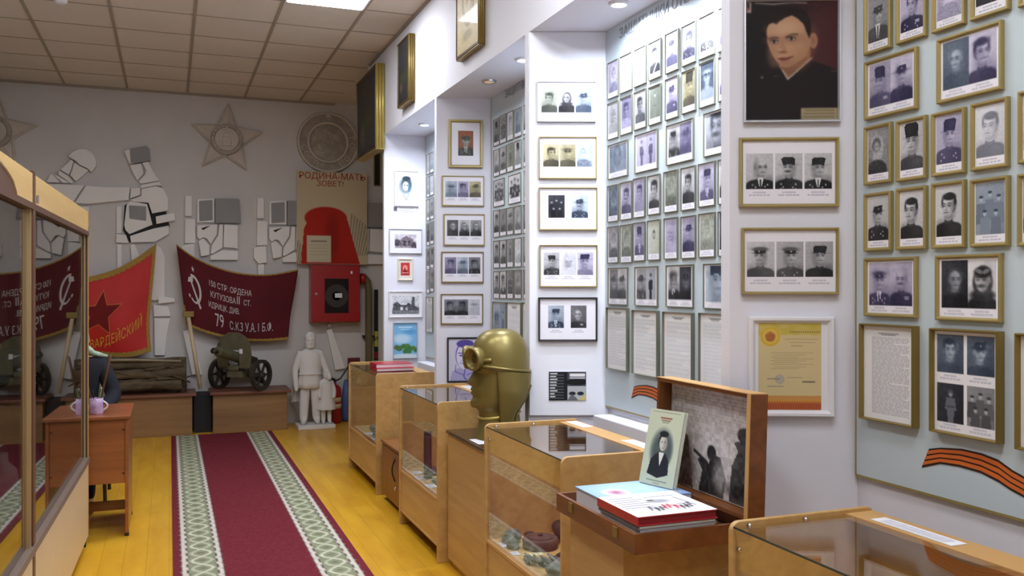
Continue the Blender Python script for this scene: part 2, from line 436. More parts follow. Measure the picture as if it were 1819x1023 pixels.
def portrait(c, spec, seed=0):
    """one photographed sitter inside the current sub-rectangle.
    spec: hat tint bg garment [extras]; hat in hair/bald/fur/tall/cap/peak/pilot/scarf/none"""
    t = spec.split(); hat, tint, bg, gm = t[0], t[1], float(t[2]), float(t[3]); ex = t[4:]
    lo, hi = TINT[tint]; rs = np.random.RandomState(seed+11)
    L = lambda v: tuple(lo[i]+(hi[i]-lo[i])*v for i in range(3))
    h = c.h; j = lambda a: (rs.rand()-0.5)*a
    c.rect(-1, -1, 3, 9, L(bg)); c.fade(lambda x, y: (x-0.5)*-14+(y/h-0.5)*-10)
    if 'redbg' in ex: c.rect(-1, -1, 3, 9, (150, 92, 66))
    c.speckle(10, seed, 4)
    if 'full' in ex:
        x = 0.5+j(0.1)
        c.poly([(x-.16, .36*h), (x+.16, .36*h), (x+.22, .66*h), (x+.13, .7*h), (x+.11, h), (x-.11, h), (x-.13, .7*h), (x-.22, .66*h)], L(gm))
        c.ell(x, .26*h, .075, .1, L(.75)); c.ell(x, .2*h, .09, .055, L(gm*.8)); c.rect(x-.14, .58*h, x+.14, .61*h, L(gm*.5))
        return
    if 'group' in ex:
        for i, (x, y) in enumerate([(.2, .3), (.5, .22), (.8, .3), (.32, .58), (.7, .58)]):
            c.poly([(x-.15, (y+.1)*h), (x+.15, (y+.1)*h), (x+.19, (y+.5)*h), (x-.19, (y+.5)*h)], L(gm+j(.15)))
            c.ell(x, y*h+.02, .06, .08, L(.78)); c.ell(x, y*h-.05, .07, .04, L(.15))
        return
    if 'blur' in ex:
        x = .5+j(.2)
        c.ell(x, .45*h, .34, .5, L(min(1, bg+.22)), .7, soft=5); c.ell(x, .95*h, .5, .42, L(gm-.15), .75, soft=3); c.ell(x, .36*h, .21, .27, L(max(0, bg-.38)), .7, soft=3)
        c.ell(x+.01, .41*h, .14, .19, L(min(1, bg+.18)), .75, soft=3); c.ell(x-.05, .39*h, .03, .02, L(.2), .5, soft=2); c.ell(x+.06, .39*h, .03, .02, L(.2), .5, soft=2); c.rect(x-.04, .48*h, x+.05, .495*h, L(.25), .5)
        c.ell(.15+j(.1), .6*h, .12, .4, L(max(0, bg-.25)), .45, soft=4); c.speckle(26, seed+2, 3)
        return
    cx, cy = 0.5+j(0.07), 0.40*h+j(.03); s = 1.1
    if 'big' in ex: s = 1.36
    if 'small' in ex: s = .62
    rx, ry = .185*s, .255*s
    if 'oval' in ex:
        c.ell(cx, cy, .13, .22, L(.3)); c.ell(cx, cy, .09, .15, L(.85)); c.ell(cx, cy-.12, .09, .05, L(.2)); return
    sd = -1 if rs.rand() < .5 else 1
    tn = sd*(.02+.05*rs.rand())*s                       # how far the face is turned
    sy = cy+ry*1.18
    face = .82 if 'dim' not in ex else .62
    c.ell(cx, sy+.05, .13*s, .2*s, L(face-.2), soft=2)
    c.ell(cx, sy+.52, .56, .44, L(gm), soft=2); c.ell(cx-.28, sy+.38, .26, .24, L(gm), soft=2); c.ell(cx+.28, sy+.38, .26, .24, L(gm), soft=2)
    c.ell(cx+sd*.3, sy+.45, .2, .3, L(max(0, gm-.07)), .7, soft=12); c.ell(cx-sd*.25, sy+.3, .16, .1, L(gm+.1), .6, soft=9)
    if 'shirt' in ex:
        c.poly([(cx-.11*s, sy+.03), (cx+.11*s, sy+.03), (cx+.02, h), (cx-.02, h)], L(.93)); c.poly([(cx-.025, sy+.1), (cx+.025, sy+.1), (cx+.03, h), (cx-.03, h)], L(.2))
    else:
        c.poly([(cx-.13*s, sy+.10), (cx, sy+.19), (cx+.13*s, sy+.10), (cx+.11*s, sy+.02), (cx, sy+.11), (cx-.11*s, sy+.02)], L(min(1, gm+.08)))
        c.line([(cx, sy+.17), (cx+.01, h)], .012, L(max(0, gm-.07)), .8)
    if 'sash' in ex: c.line([(cx+.18, sy+.12), (cx-.1, sy+.5)], .06, L(.93))
    if 'medals' in ex:
        for i in range(6): c.ell(cx-.3+.1*(i % 2)+.46*(i > 2)+j(.05), sy+.30+.09*(i % 3)+j(.04), .025, .032, L(.72+.25*rs.rand()), .9)
    if 'bars' in ex: c.rect(cx+.14, sy+.26, cx+.32, sy+.30, L(.9)); c.rect(cx+.15, sy+.32, cx+.32, sy+.35, L(.8))
    dark = .1 if 'grey' not in ex else .62
    if hat in ('hair', 'scarf', 'pilot'): c.ell(cx-tn*.4, cy-ry*.24, rx*1.13, ry*1.0, L(dark), soft=1.6)
    if hat in ('scarf', 'pilot'): c.ell(cx, cy+ry*.2, rx*1.4, ry*1.28, L(.14), soft=1.5); c.ell(cx, sy+.04, rx*1.7, ry*.5, L(.14), soft=1.5)
    c.ell(cx-rx*1.0-tn*.3, cy+.02, .026*s, .055*s, L(face-.14), soft=1.5); c.ell(cx+rx*1.0-tn*.3, cy+.02, .026*s, .055*s, L(face-.14), soft=1.5)
    c.ell(cx, cy-ry*.12, rx, ry*.86, L(face), soft=1.2); c.ell(cx+tn*.3, cy+ry*.34, rx*.78, ry*.68, L(face), soft=1.2)
    c.ell(cx-sd*rx*.72, cy+.04, rx*.36, ry*.8, L(face-.42), .7, soft=6); c.ell(cx, cy+ry*.98, rx*.6, ry*.16, L(face-.36), .55, soft=4)
    c.ell(cx+sd*rx*.35, cy-ry*.45, rx*.45, ry*.25, L(min(1, face+.1)), .6, soft=8); c.ell(cx+sd*rx*.45, cy+ry*.3, rx*.25, ry*.2, L(min(1, face+.07)), .6, soft=6)
    if hat == 'hair':
        c.ell(cx-sd*rx*.1, cy-ry*.86, rx*1.02, ry*.34, L(dark), soft=2); c.ell(cx-sd*rx*.98, cy-ry*.36, rx*.2, ry*.42, L(dark), .9, soft=2); c.ell(cx+sd*rx*1.0, cy-ry*.4, rx*.14, ry*.36, L(dark), .9, soft=2)
        c.ell(cx+sd*rx*.3, cy-ry*1.02, rx*.4, ry*.12, L(dark+.14), .6, soft=4)
    if hat == 'bald': c.ell(cx-rx*.98, cy-ry*.2, rx*.16, ry*.3, L(.45), .7, soft=2); c.ell(cx+rx*.98, cy-ry*.2, rx*.16, ry*.3, L(.45), .7, soft=2)
    for q in (-1, 1):
        ex_, ey_ = cx+tn+q*rx*.44, cy-ry*.02
        c.ell(ex_, ey_-.005, rx*.33, ry*.15, L(face-.4), .65, soft=3); c.ell(ex_, ey_, .028*s, .014*s, L(.06), .95, soft=1.3)
        c.line([(ex_-q*.05*s, ey_-ry*.19), (ex_+q*.012*s, ey_-ry*.25), (ex_+q*.055*s, ey_-ry*.19)], .024*s, L(.14), .8)
    c.ell(cx+tn*1.3-sd*.02*s, cy+ry*.2, .022*s, ry*.2, L(face-.26), .55, soft=3); c.ell(cx+tn*1.4, cy+ry*.37, .045*s, .016*s, L(face-.36), .7, soft=2); c.ell(cx+tn*1.5+sd*.012*s, cy+ry*.22, .014*s, ry*.16, L(min(1, face+.1)), .6, soft=3)
    c.ell(cx+tn*1.2, cy+ry*.60, .068*s, .014*s, L(.18), .85, soft=1.4); c.ell(cx+tn*1.2, cy+ry*.70, .05*s, .016*s, L(face-.2), .5, soft=3)
    if 'mo' in ex: c.ell(cx+tn*1.2, cy+ry*.49, .08*s, .024*s, L(.1), .92, soft=1.5)
    if 'beard' in ex: c.ell(cx+tn, cy+ry*.75, rx*.75, ry*.42, L(.3 if 'grey' not in ex else .7))
    top = cy-ry*.40
    if hat in ('fur', 'tall'):
        k = 1.05 if hat == 'tall' else .72; d = .06+.07*rs.rand(); tl = sd*.03
        c.poly([(cx-rx*1.06, top+.03), (cx-rx*1.16+tl*.5, top-ry*k*.5), (cx-rx*1.22+tl, top-ry*k*1.05), (cx-rx*.9+tl, top-ry*k*1.3), (cx+rx*.9+tl, top-ry*k*1.3), (cx+rx*1.22+tl, top-ry*k*1.05), (cx+rx*1.16+tl*.5, top-ry*k*.5), (cx+rx*1.06, top+.03), (cx, top-.005)], L(d))
        c.ell(cx+sd*rx*.35+tl, top-ry*k*.75, rx*.5, ry*k*.45, L(d+.12), .5, soft=5); c.ell(cx, top+.015, rx*.95, ry*.09, L(.3), .5, soft=3)
    if hat == 'cap':
        g_ = max(.14, gm-.03); c.ell(cx, top-ry*.12, rx*1.06, ry*.42, L(g_), soft=1.5); c.poly([(cx-rx*1.02, top), (cx-rx*.95, top-ry*.6), (cx+rx*1.1, top-ry*.75), (cx+rx*1.05, top)], L(g_)); c.ell(cx, top+.01, rx*.98, ry*.1, L(g_-.06), .8, soft=2); c.ell(cx+tn, top-ry*.28, .026, .026, L(.7))
    if hat == 'peak':
        c.ell(cx, top-ry*.42, rx*1.38, ry*.32, L(gm+.02), soft=1.6); c.ell(cx+sd*.06, top-ry*.5, rx*.9, ry*.14, L(gm+.14), .5, soft=5); c.rect(cx-rx*1.0, top-ry*.28, cx+rx*1.0, top, L(.14)); c.ell(cx+tn, top+.012, rx*.92, ry*.11, L(.06), soft=1.4); c.ell(cx+tn, top-ry*.16, .026, .028, L(.82))
    if hat == 'pilot':
        c.ell(cx, cy-ry*.66, rx*1.2, ry*.5, L(.1), soft=1.5)
        for q in (-1, 1): c.ell(cx+q*rx*.48, cy-ry*.74, rx*.42, ry*.15, L(.8), rot=-q*.35); c.ell(cx+q*rx*.48, cy-ry*.74, rx*.28, ry*.08, L(.3), rot=-q*.35)
    c.speckle(9, seed+5, 2)

def caption(c, x0, y0, x1, y1, seed, col=(170, 168, 186)):
    rs = np.random.RandomState(seed+5); c.reset(); m = (x0+x1)/2; hgt = y1-y0
    for i, k in enumerate((.5, .78)):
        wd = (x1-x0)*k*.5; y = y0+hgt*(.3+.34*i)
        n = 6
        for q in range(n):
            a = m-wd+2*wd*q/n; c.rect(a, y-hgt*.08, a+2*wd/n*(.62+.3*rs.rand()), y+hgt*.08, col, .8)

def text_page(c, seed, x0=.1, y0=.08, x1=.9, y1=None, n=30, col=(150, 150, 158), title=True, heading=(90, 90, 96)):
    rs = np.random.RandomState(seed); c.reset(); y1 = y1 or c.ratio-.08; dy = (y1-y0)/n
    for i in range(n):
        y = y0+dy*i
        if title and i < 2: c.rect(.5-.2+.06*i, y, .5+.2-.06*i, y+dy*.5, heading, .8); continue
        if title and i == 2: continue
        x = x0
        e = x1 if rs.rand() < .8 else x0+(x1-x0)*rs.uniform(.4, .9)
        while x < e-.02:
            wl = rs.uniform(.04, .13); c.rect(x, y, min(e, x+wl), y+dy*.5, col, .75); x += wl+.018

def picture_mesh(name, c, P0, U, V, wd, ht, parent, m=None):
    """the picture as a printed sheet: P0 its top left corner, U across, V down"""
    off = base_of(parent) if parent else Vector((0, 0, 0))
    P0 = Vector(P0)-off; H, W = c.H, c.W
    u = np.linspace(0, wd, W); v = np.linspace(0, ht, H); uu, vv = np.meshgrid(u, v)
    co = np.array(P0)[None, None, :] + uu[..., None]*np.array(U)[None, None, :] + vv[..., None]*np.array(V)[None, None, :]
    me = bpy.data.meshes.new(name)
    i, k = np.meshgrid(np.arange(H-1), np.arange(W-1), indexing='ij'); q = i*W+k
    f = np.stack([q, q+W, q+W+1, q+1], -1).reshape(-1, 4)
    me.vertices.add(H*W); me.vertices.foreach_set('co', co.reshape(-1))
    me.loops.add(f.size); me.loops.foreach_set('vertex_index', f.reshape(-1).astype(np.int32))
    me.polygons.add(len(f)); me.polygons.foreach_set('loop_start', np.arange(0, f.size, 4, dtype=np.int32)); me.polygons.foreach_set('loop_total', np.full(len(f), 4, np.int32))
    me.update(); me.validate()
    a = np.clip(c.a, 0, 255)/255.0
    a = np.where(a <= .04045, a/12.92, ((a+.055)/1.055)**2.4)
    at = me.color_attributes.new('print', 'FLOAT_COLOR', 'POINT')
    at.data.foreach_set('color', np.concatenate([a, np.ones((H, W, 1))], -1).reshape(-1).astype(np.float32))
    return link(name, me, m or M_PRINT, parent)

def ring_frame(mb, P0, U, V, N, wd, ht, b, d, back=0.3):
    """four mitred frame bars with a raised outer edge, plus a thin backing sheet"""
    P0, U, V, N = Vector(P0), Vector(U), Vector(V), Vector(N)
    prof = [(0, 0), (0, d*.8), (b*.18, d), (b*.55, d), (b*.8, d*.8), (b, d*.62), (b, 0)]
    cs = [(0, 0, 1, 1), (wd, 0, -1, 1), (wd, ht, -1, -1), (0, ht, 1, -1)]
    P = []
    for (x, y, sx, sy) in cs + cs[:1]:
        P.append([tuple(P0+U*(x+sx*q)+V*(y+sy*q)+N*z) for q, z in prof])
    mb.grid(P)
    a = P0+U*b*.5+V*b*.5+N*d*.12
    mb.prism([a, a+U*(wd-b), a+U*(wd-b)+V*(ht-b), a+V*(ht-b)], N*d*.2)
    return mb

def hang(name, label, cat, plane, pl, pr, yt, yb, c, fm, b=0.012, d=0.02, group=None, m=None, part_name='photograph', h=None, w_=None):
    """a framed sheet hung flat on a wall plane (P, U, N); pl, pr, yt, yb: where its edges meet the wall in the photo"""
    P, U, N = plane
    A = hit(pl, yt, P, N); B = hit(pl, yb, P, N); Cc = hit(pr, yt, P, N)
    wd = w_ or (Cc-A).dot(U); ht = h or (A.z-B.z)
    V = Vector((0, 0, -1)); A = Vector(A)+Vector(N)*.0008
    root = thing(name, label, cat, A+U*wd/2+V*ht, group)
    if fm:
        mb = ring_frame(MB(), A, U, V, N, wd, ht, b, d)
        part('frame', mb, fm, root)
        q = b*.9
    else:
        mb = MB(); mb.prism([A, A+U*wd, A+U*wd+V*ht, A+V*ht], N*d*.5)
        part('backing', mb, M_PAPER, root); q = 0.0
    if callable(c): c = c((ht-2*q)/(wd-2*q))
    picture_mesh(part_name, c, A+U*q+V*q+N*(d*(.45 if fm else .56)), U, V, wd-2*q, ht-2*q, root, m)
    return root

# ================================================================ THE ROOM
Y0 = -3.0
struct('floor', MB().box((XL-.1, Y0, -.1), (2.7, YB+.1, 0)), M_FLOOR)
struct('ceiling', MB().box((XL-.1, Y0, HC), (2.7, YB+.1, HC+.1)), M_CEIL)
struct('wall_end', MB().box((XL-.1, YB+.0015, 0), (2.7, YB+.1, HC)), M_ENDWALL)
struct('wall_left', MB().box((XL-.1, Y0, 0), (XL, YB, HC)), M_ENDWALL)
struct('wall_rear', MB().box((XL, Y0-.1, 0), (2.7, Y0, HC)), M_WALL)
struct('wall_right', MB().box((XW+.001, Y0, 0), (XW+.12, 7.95, HC)), M_WALL)
struct('wall_recess', MB().box((2.6, 7.95, 0), (2.7, YB, HC)), M_ENDWALL)
struct('trim_bulkhead', MB().box((XA, Y0, HB), (XW, 8.5, HC)), M_WALL)
# ceiling rails on a 0.6 m grid
tb = MB()
gx = [0.785+.6*k for k in range(-4, 2)]
gy = [YB-.6*k for k in range(1, 22)]
for x in gx: tb.box((x-.012, Y0, HC-.006), (x+.012, YB, HC))
for y in gy: tb.box((XL, y-.006, HC-.004), (XA, y+.006, HC))
struct('trim_ceiling_grid', tb, M_TBAR)
struct('trim_ceiling_edge', MB().box((XL, YB-.02, HC-.025), (XA, YB, HC)).box((XA-.015, Y0, HC-.02), (XA, 8.4, HC)), M_TBAR)

PLANES = []
for k, (yf, yw) in enumerate(PIL):
    yn = yf-.05
    far = yf+.13
    pts = [(XA, yf, 0), (XA, yn, 0), (XW, yw, 0), (XW, far, 0)]
    if k == 0: pts = [(XA, yf, 0), (XA, yn, 0), (XW, yw, 0), (2.6, 7.95, 0), (2.6, 8.0, 0), (XW, 8.0, 0)]
    struct('wall_pillar_%d' % (k+1), MB().prism(pts, (0, 0, HB)), M_WALL)
    a, b = Vector((XA, yn, 0)), Vector((XW, yw, 0))
    U = (b-a).normalized(); N = Vector((U.y, -U.x, 0))
    PLANES.append((a, U, N))
BOARDX = XW-.015
BP = (Vector((BOARDX, 0, 0)), Vector((0, -1, 0)), Vector((-1, 0, 0)))
# the boards of the niches
for k in range(4):
    y1 = PIL[k][1]-.012; y0 = PIL[k+1][0]+.14
    bm = MB().box((BOARDX, y0, .92), (XW, y1, HB-.001))
    lab = ['pale board of pictures in the niche behind the red folders', 'pale board of portraits in the niche behind the gold bust',
           'pale board of portraits behind the open wooden suitcase', 'pale board of portraits beside the pillar with the large painted portrait'][k]
    o = solid('display_board', bm, M_BOARD, lab, 'board', 'display boards in the niches')
    tr = MB().box((BOARDX-.0005, y1+.0002, .92), (XW, y1+.006, HB-.001)).box((BOARDX-.0005, y0, .912), (XW, y1+.006, .9198))
    part('edge_strip', tr, M_GOLD, o)
for k in (0, 1, 2):
    struct('trim_ledge_%d' % (k+1), MB().box((2.06, PIL[k+1][0]+.15, 0), (XW, PIL[k][1]-.06, .88)), M_WALL, bevel=.006)
# the white facing panel on the third pillar ends above the ledge; its base is bare wood
P, U, N = PLANES[2]
L2 = (Vector((XW, PIL[2][1], 0))-P).length
fp = MB(); a = P+U*.004+Vector((0, 0, .865)); fp.prism([a, a+U*(L2+.01), a+U*(L2+.01)+Vector((0, 0, HB-.866)), a+Vector((0, 0, HB-.866))], N*.018)
struct('trim_pillar_panel', fp, M_PILBOARD, bevel=.003)
PLANES[2] = (P+N*.018, U, N)

# ---------------------------------------------------------------- lamps
def led_panel(x0, y0, label):
    t = thing('ceiling_light', label, 'light', (x0+.3, y0+.3, HC-.03), 'square ceiling light panels')
    part('frame', MB().box((x0+.013, y0+.011, HC-.014), (x0+.587, y0+.589, HC-.0)), M_WHITEFRAME, t)
    part('diffuser', MB().box((x0+.03, y0+.03, HC-.018), (x0+.57, y0+.57, HC-.0135)), M_LED, t)
led_panel(.785, YB-4.2, 'bright square light panel in the tiled ceiling before the end wall')
for (x, y, lab) in ((-.415, YB-4.2, 'added unseen light panel in the ceiling over the far end of the glass cabinet'), (.785, YB-7.2, 'added unseen light panel in the ceiling over the aisle by the suitcase'),  # panels out of view, added to brighten the near part of the room
                    (-.415, YB-7.2, 'added unseen light panel in the ceiling over the near end of the glass cabinet'), (.785, YB-9.6, 'added unseen light panel in the ceiling above the viewer, pillar side'),
                    (-.415, YB-9.6, 'added unseen light panel in the ceiling above the viewer, cabinet side'), (.785, YB-12, 'added unseen light panel in the ceiling at the rear of the room')):
    led_panel(x, y, lab)

def downlight(x, y, on, label):
    t = thing('downlight', label, 'light', (x, y, HB-.02), 'round downlights in the niche soffits')
    M = Matrix.Translation((x, y, HB))
    part('ring', MB().lathe([(.034, 0), (.034, -.012), (.044, -.014), (.050, -.004), (.050, 0)], 28, M), M_WHITEFRAME if on else M_CHROME, t, smooth=True)
    part('lens', MB().lathe([(.001, -.010), (.033, -.010), (.033, -.002), (.001, -.002)], 24, M), M_LENS if on else M_LENSOFF, t)
    if on:
        li = bpy.data.lights.new('downlight_lamp', 'AREA'); li.shape = 'DISK'; li.size = .06; li.energy = SPOT_POWER*on; li.color = (.80, .87, 1.0); li.spread = R(165)
        lo = bpy.data.objects.new('downlight_lamp', li); COL.objects.link(lo); lo.parent = t; lo.location = (0, 0, -.004)
for args in ((1.98, 7.20, .8, 'lit downlight over the pillar with the sketches'), (1.96, 6.62, .4, 'lit downlight hidden at the far side of the niche with the sketches'),
             (1.957, 5.53, 0, 'unlit warm ringed downlight by the pillar with the gold framed officer'),
             (1.96, 4.93, 1.0, 'lit downlight over the niche behind the gold bust'),
             (1.996, 3.79, 1.0, 'lit downlight at the far side of the niche behind the suitcase'), (1.99, 3.05, 1.3, 'lit downlight at the near side of the niche behind the suitcase')):
    downlight(*args)
sd = thing('smoke_detector', 'white smoke detector on the tiled ceiling above the glass cabinet', 'detector', (-.44, 5.02, HC-.05))
p = hit(108, -6, (0, 0, HC), Vector((0, 0, 1))); sd.location = (p.x, p.y, HC-.05)
M = Matrix.Translation((p.x, p.y, HC))
part('base', MB().lathe([(.001, 0), (.055, 0), (.055, -.014), (.05, -.018), (.001, -.018)][::-1], 28, M), M_WHITEFRAME, sd, smooth=True)
part('sensor_head', MB().lathe([(.001, -.018), (.042, -.018), (.045, -.036), (.03, -.05), (.001, -.05)][::-1], 28, M), M_PAPER, sd, smooth=True)

# ================================================================ PICTURES ON THE BOARDS
ORD = ['', 'first', 'second', 'third', 'fourth', 'fifth', 'sixth', 'seventh', 'eighth']
WORDHAT = {'hair': 'dark-haired sitter', 'bald': 'bald sitter', 'fur': 'sitter in fur hat', 'tall': 'sitter in tall fur hat', 'cap': 'sitter in soft cap',
           'peak': 'sitter in peaked cap', 'pilot': 'sitter in flying helmet', 'scarf': 'sitter in hooded coat', 'none': 'sitter'}
WORDTINT = {'v': 'violet', 'g': 'grey', 'b': 'bluish', 'y': 'yellowed', 'n': 'greenish', 'w': 'faded', 'k': 'dark'}

def describe(spec):
    t = spec.split(); tint = WORDTINT[t[1]]
    if 'blur' in t: return tint+' photo of blurred sitter'
    if 'full' in t: return tint+' photo of standing figure'
    if 'group' in t: return tint+' photo of a group'
    if 'oval' in t: return tint+' photo of tiny oval face'
    return tint+' '+WORDHAT[t[0]]

def board_photo(specs, seed, n):
    def make(ratio):
        c = Canvas(n, ratio, (236, 234, 242))
        cap = ratio*.86 if ratio > 1.1 else ratio*.85
        k = len(specs); m = .04
        for i, sp in enumerate(specs):
            x0 = m+(1-2*m)*i/k; x1 = m+(1-2*m)*(i+1)/k
            c.sub(x0, m*.8, x1, cap); portrait(c, sp, seed+7*i)
            if n > 16: caption(c, x0, cap, x1, ratio, seed+i)
        return c.reset()
    return make

def board_row(rows, where, n, group, fm, b, d, total):
    """rows: list of (row name, [(left, right, top, bottom, [specs]), ...])"""
    for r, (rname, items) in enumerate(rows):
        for i, (pl, pr, yt, yb, sp) in enumerate(items):
            if sp == ['page'] or sp == ['four']: continue
            if len(sp) == 1: lab = '%s, %s row, %s from pillar, %s' % (describe(sp[0]), rname, ORD[i+1], where)
            else: lab = '%s frame of two sitters, %s row, %s from pillar, %s' % (WORDTINT[sp[0].split()[1]], rname, ORD[i+1], where)
            hang('framed_photograph', lab, 'picture', BP, pl, pr, yt, yb, board_photo(sp, 100*r+13*i+len(where), n), fm, b, d, group)

# board beside the large portrait: gold frames, close to the camera
near = [
 ('top', [(1540, 1587, -5, 100, ['cap g .62 .3 shirt']), (1597, 1650, -20, 81, ['hair v .8 .08 medals bars']), (1661, 1719, -48, 61, ['none v .8 .75 blur']), (1729.5, 1798, -88, 39, ['hair g .8 .12 shirt']), (1814.5, 1890, -125, 15, ['hair g .7 .3'])]),
 ('second', [(1540.7, 1633.5, 112, 215, ['tall v .72 .28 bars', 'cap v .86 .1']), (1669.5, 1785, 72, 186, ['bald b .34 .24 grey', 'hair v .88 .14 big'])]),
 ('third', [(1540, 1588, 227, 330, ['none g .6 .2 blur']), (1597, 1650, 216, 324, ['tall g .8 .26 big']), (1660, 1719, 203, 315, ['tall v .74 .24 medals']), (1730, 1796, 186, 305, ['hair w .8 .1 big']), (1814, 1880, 164, 292, ['hair g .7 .3'])]),
 ('fourth', [(1540, 1588, 345, 447, ['cap g .82 .14 medals']), (1597, 1650, 336, 444.6, ['hair g .86 .14 big']), (1660, 1719, 326.6, 442, ['hair g .84 .12 big']), (1729, 1797, 320, 439.5, ['none b .62 .5 group']), (1813, 1880, 310, 438, ['hair y .7 .3'])]),
 ('fifth', [(1540, 1632.6, 459, 561, ['peak v .8 .16 medals shirt', 'bald v .78 .1 mo bars']), (1667, 1784, 454, 568, ['bald k .2 .08', 'pilot g .92 .1 big mo'])]),
]
board_row(near, 'board beside large portrait', 60, 'gold framed photographs on the board beside the large portrait', M_GOLD, .0115, .016, 0)
def page(seed, n, rows, **kw):
    def make(ratio):
        c = Canvas(n, ratio, (232, 232, 234)); text_page(c, seed, n=rows, **kw); return c.reset()
    return make
def four(ratio):
    c = Canvas(80, ratio, (234, 232, 236))
    for i, sp in enumerate(['hair b .3 .2', 'cap b .3 .16', 'none k .2 .5 full', 'none g .55 .35 group']):
        x0 = .05+.47*(i % 2); y0 = .04+(i//2)*ratio*.49
        c.sub(x0, y0, x0+.42, y0+ratio*.385); portrait(c, sp, 60+i); caption(c, x0, y0+ratio*.385, x0+.42, y0+ratio*.475, i)
    return c.reset()
hang('document_frame', 'dark framed typed page under the fifth row of the board beside large portrait', 'document', BP, 1538, 1634, 574, 742, page(3, 110, 58, x0=.17, x1=.9, y0=.1), M_OLDGOLD, .007, .03, 'typed pages and sheets low on the boards', M_MATTE)
hang('document_frame', 'sheet of four captioned photos beside the typed page, board beside large portrait', 'document', BP, 1663, 1785, 582, 765, four, M_OLDGOLD, .008, .03, 'typed pages and sheets low on the boards')
hang('document_frame', 'dark framed sheet cut by the photo edge low on board beside large portrait', 'document', BP, 1815.5, 1920, 591, 797, page(8, 40, 40), M_OLDGOLD, .008, .03, 'typed pages and sheets low on the boards', M_MATTE)

mid = [
 ('top', [(1081, 1100, 113, 178, ['none v .75 .6 blur']), (1103.5, 1124.5, 102, 167.7, ['none w .8 .75 blur']), (1128, 1149.6, 90, 156.5, ['hair w .85 .6']), (1153.7, 1176, 78, 145, ['hair g .75 .16 sash']), (1183.4, 1207, 62, 133, ['peak v .85 .3']), (1212.6, 1238, 48.5, 120, ['hair v .8 .14 medals']), (1244, 1272, 33, 107.5, ['bald g .85 .25 shirt medals']), (1278, 1306, 17, 94, ['hair v .8 .2'])]),
 ('second', [(1081, 1100, 185, 250, ['cap g .75 .65']), (1103.5, 1124.5, 175.7, 242, ['hair v .5 .65 dim']), (1128, 1149.6, 165, 232.7, ['hair g .8 .3 dim']), (1153.7, 1176, 156, 224.5, ['hair n .4 .42 dim full']), (1183.4, 1207, 142, 215, ['cap v .82 .26 bars']), (1212.6, 1238, 129, 204, ['tall y .7 .24 big']), (1244, 1272, 114, 193.7, ['peak b .14 .6']), (1278, 1306, 103, 182, ['hair v .8 .2'])]),
 ('third', [(1081.6, 1117, 258.7, 320, ['none b .5 .7 blur']), (1129.5, 1170, 241, 309, ['hair v .8 .4 full', 'peak v .7 .3 full']), (1185.6, 1234, 224, 295, ['fur g .88 .1 medals', 'cap v .5 .24 dim']), (1252, 1302, 202.6, 280, ['hair k .85 .1 mo big'])]),
 ('fourth', [(1081, 1100, 330.7, 395.4, ['none b .4 .4 blur']), (1103.5, 1124.5, 325, 392, ['hair v .78 .25 mo']), (1126.8, 1147.4, 318, 388, ['hair v .7 .6']), (1152, 1174.4, 313, 383, ['hair g .85 .18 big']), (1181, 1205.5, 306, 379, ['none n .55 .35 blur']), (1211.5, 1237.4, 299, 375, ['hair g .84 .17']), (1242.5, 1272, 292, 369, ['fur v .82 .3 shirt']), (1277.5, 1305, 284, 364, ['hair g .8 .2'])]),
 ('fifth', [(1081, 1100, 403, 468, ['none g .6 .4 blur']), (1103.5, 1124.5, 400, 467.6, ['none n .6 .45 blur']), (1127, 1147.4, 396, 464.5, ['tall v .7 .3 shirt']), (1152, 1174.4, 392, 463, ['none n .9 .85 oval']), (1181.4, 1205.5, 388, 461, ['cap v .75 .75']), (1211.5, 1237.4, 385, 460, ['cap v .7 .14']), (1243, 1272, 380, 458, ['none n .72 .65 blur']), (1277.5, 1305, 376, 456, ['hair k .3 .2'])]),
 ('sixth', [(1082, 1116.5, 476, 541, ['cap g .5 .3', 'cap g .85 .25']), (1129.5, 1170, 474, 543, ['cap g .7 .2 medals', 'none k .85 .06 full']), (1185.2, 1233.5, 471, 545, ['hair g .9 .08 shirt', 'cap k .2 .06 dim']), (1251.6, 1300, 468.6, 548, ['fur b .86 .5 big'])]),
]
board_row(mid, 'board behind suitcase', 28, 'small framed photographs on the board behind the suitcase', M_THIN, .0055, .009, 0)
for i, (pl, pr, yt, yb) in enumerate([(1082, 1118.5, 545.5, 653.6), (1128, 1172.5, 550, 663), (1182.5, 1234.5, 553, 674), (1247, 1302, 555, 686)]):
    hang('document_frame', 'pale typed list under the sixth row, board behind suitcase, %s from pillar' % ORD[i+1], 'document', BP, pl, pr, yt, yb, page(20+i, 44, 36, col=(186, 190, 198)), M_THIN, .004, .02, 'typed pages and sheets low on the boards', M_MATTE)

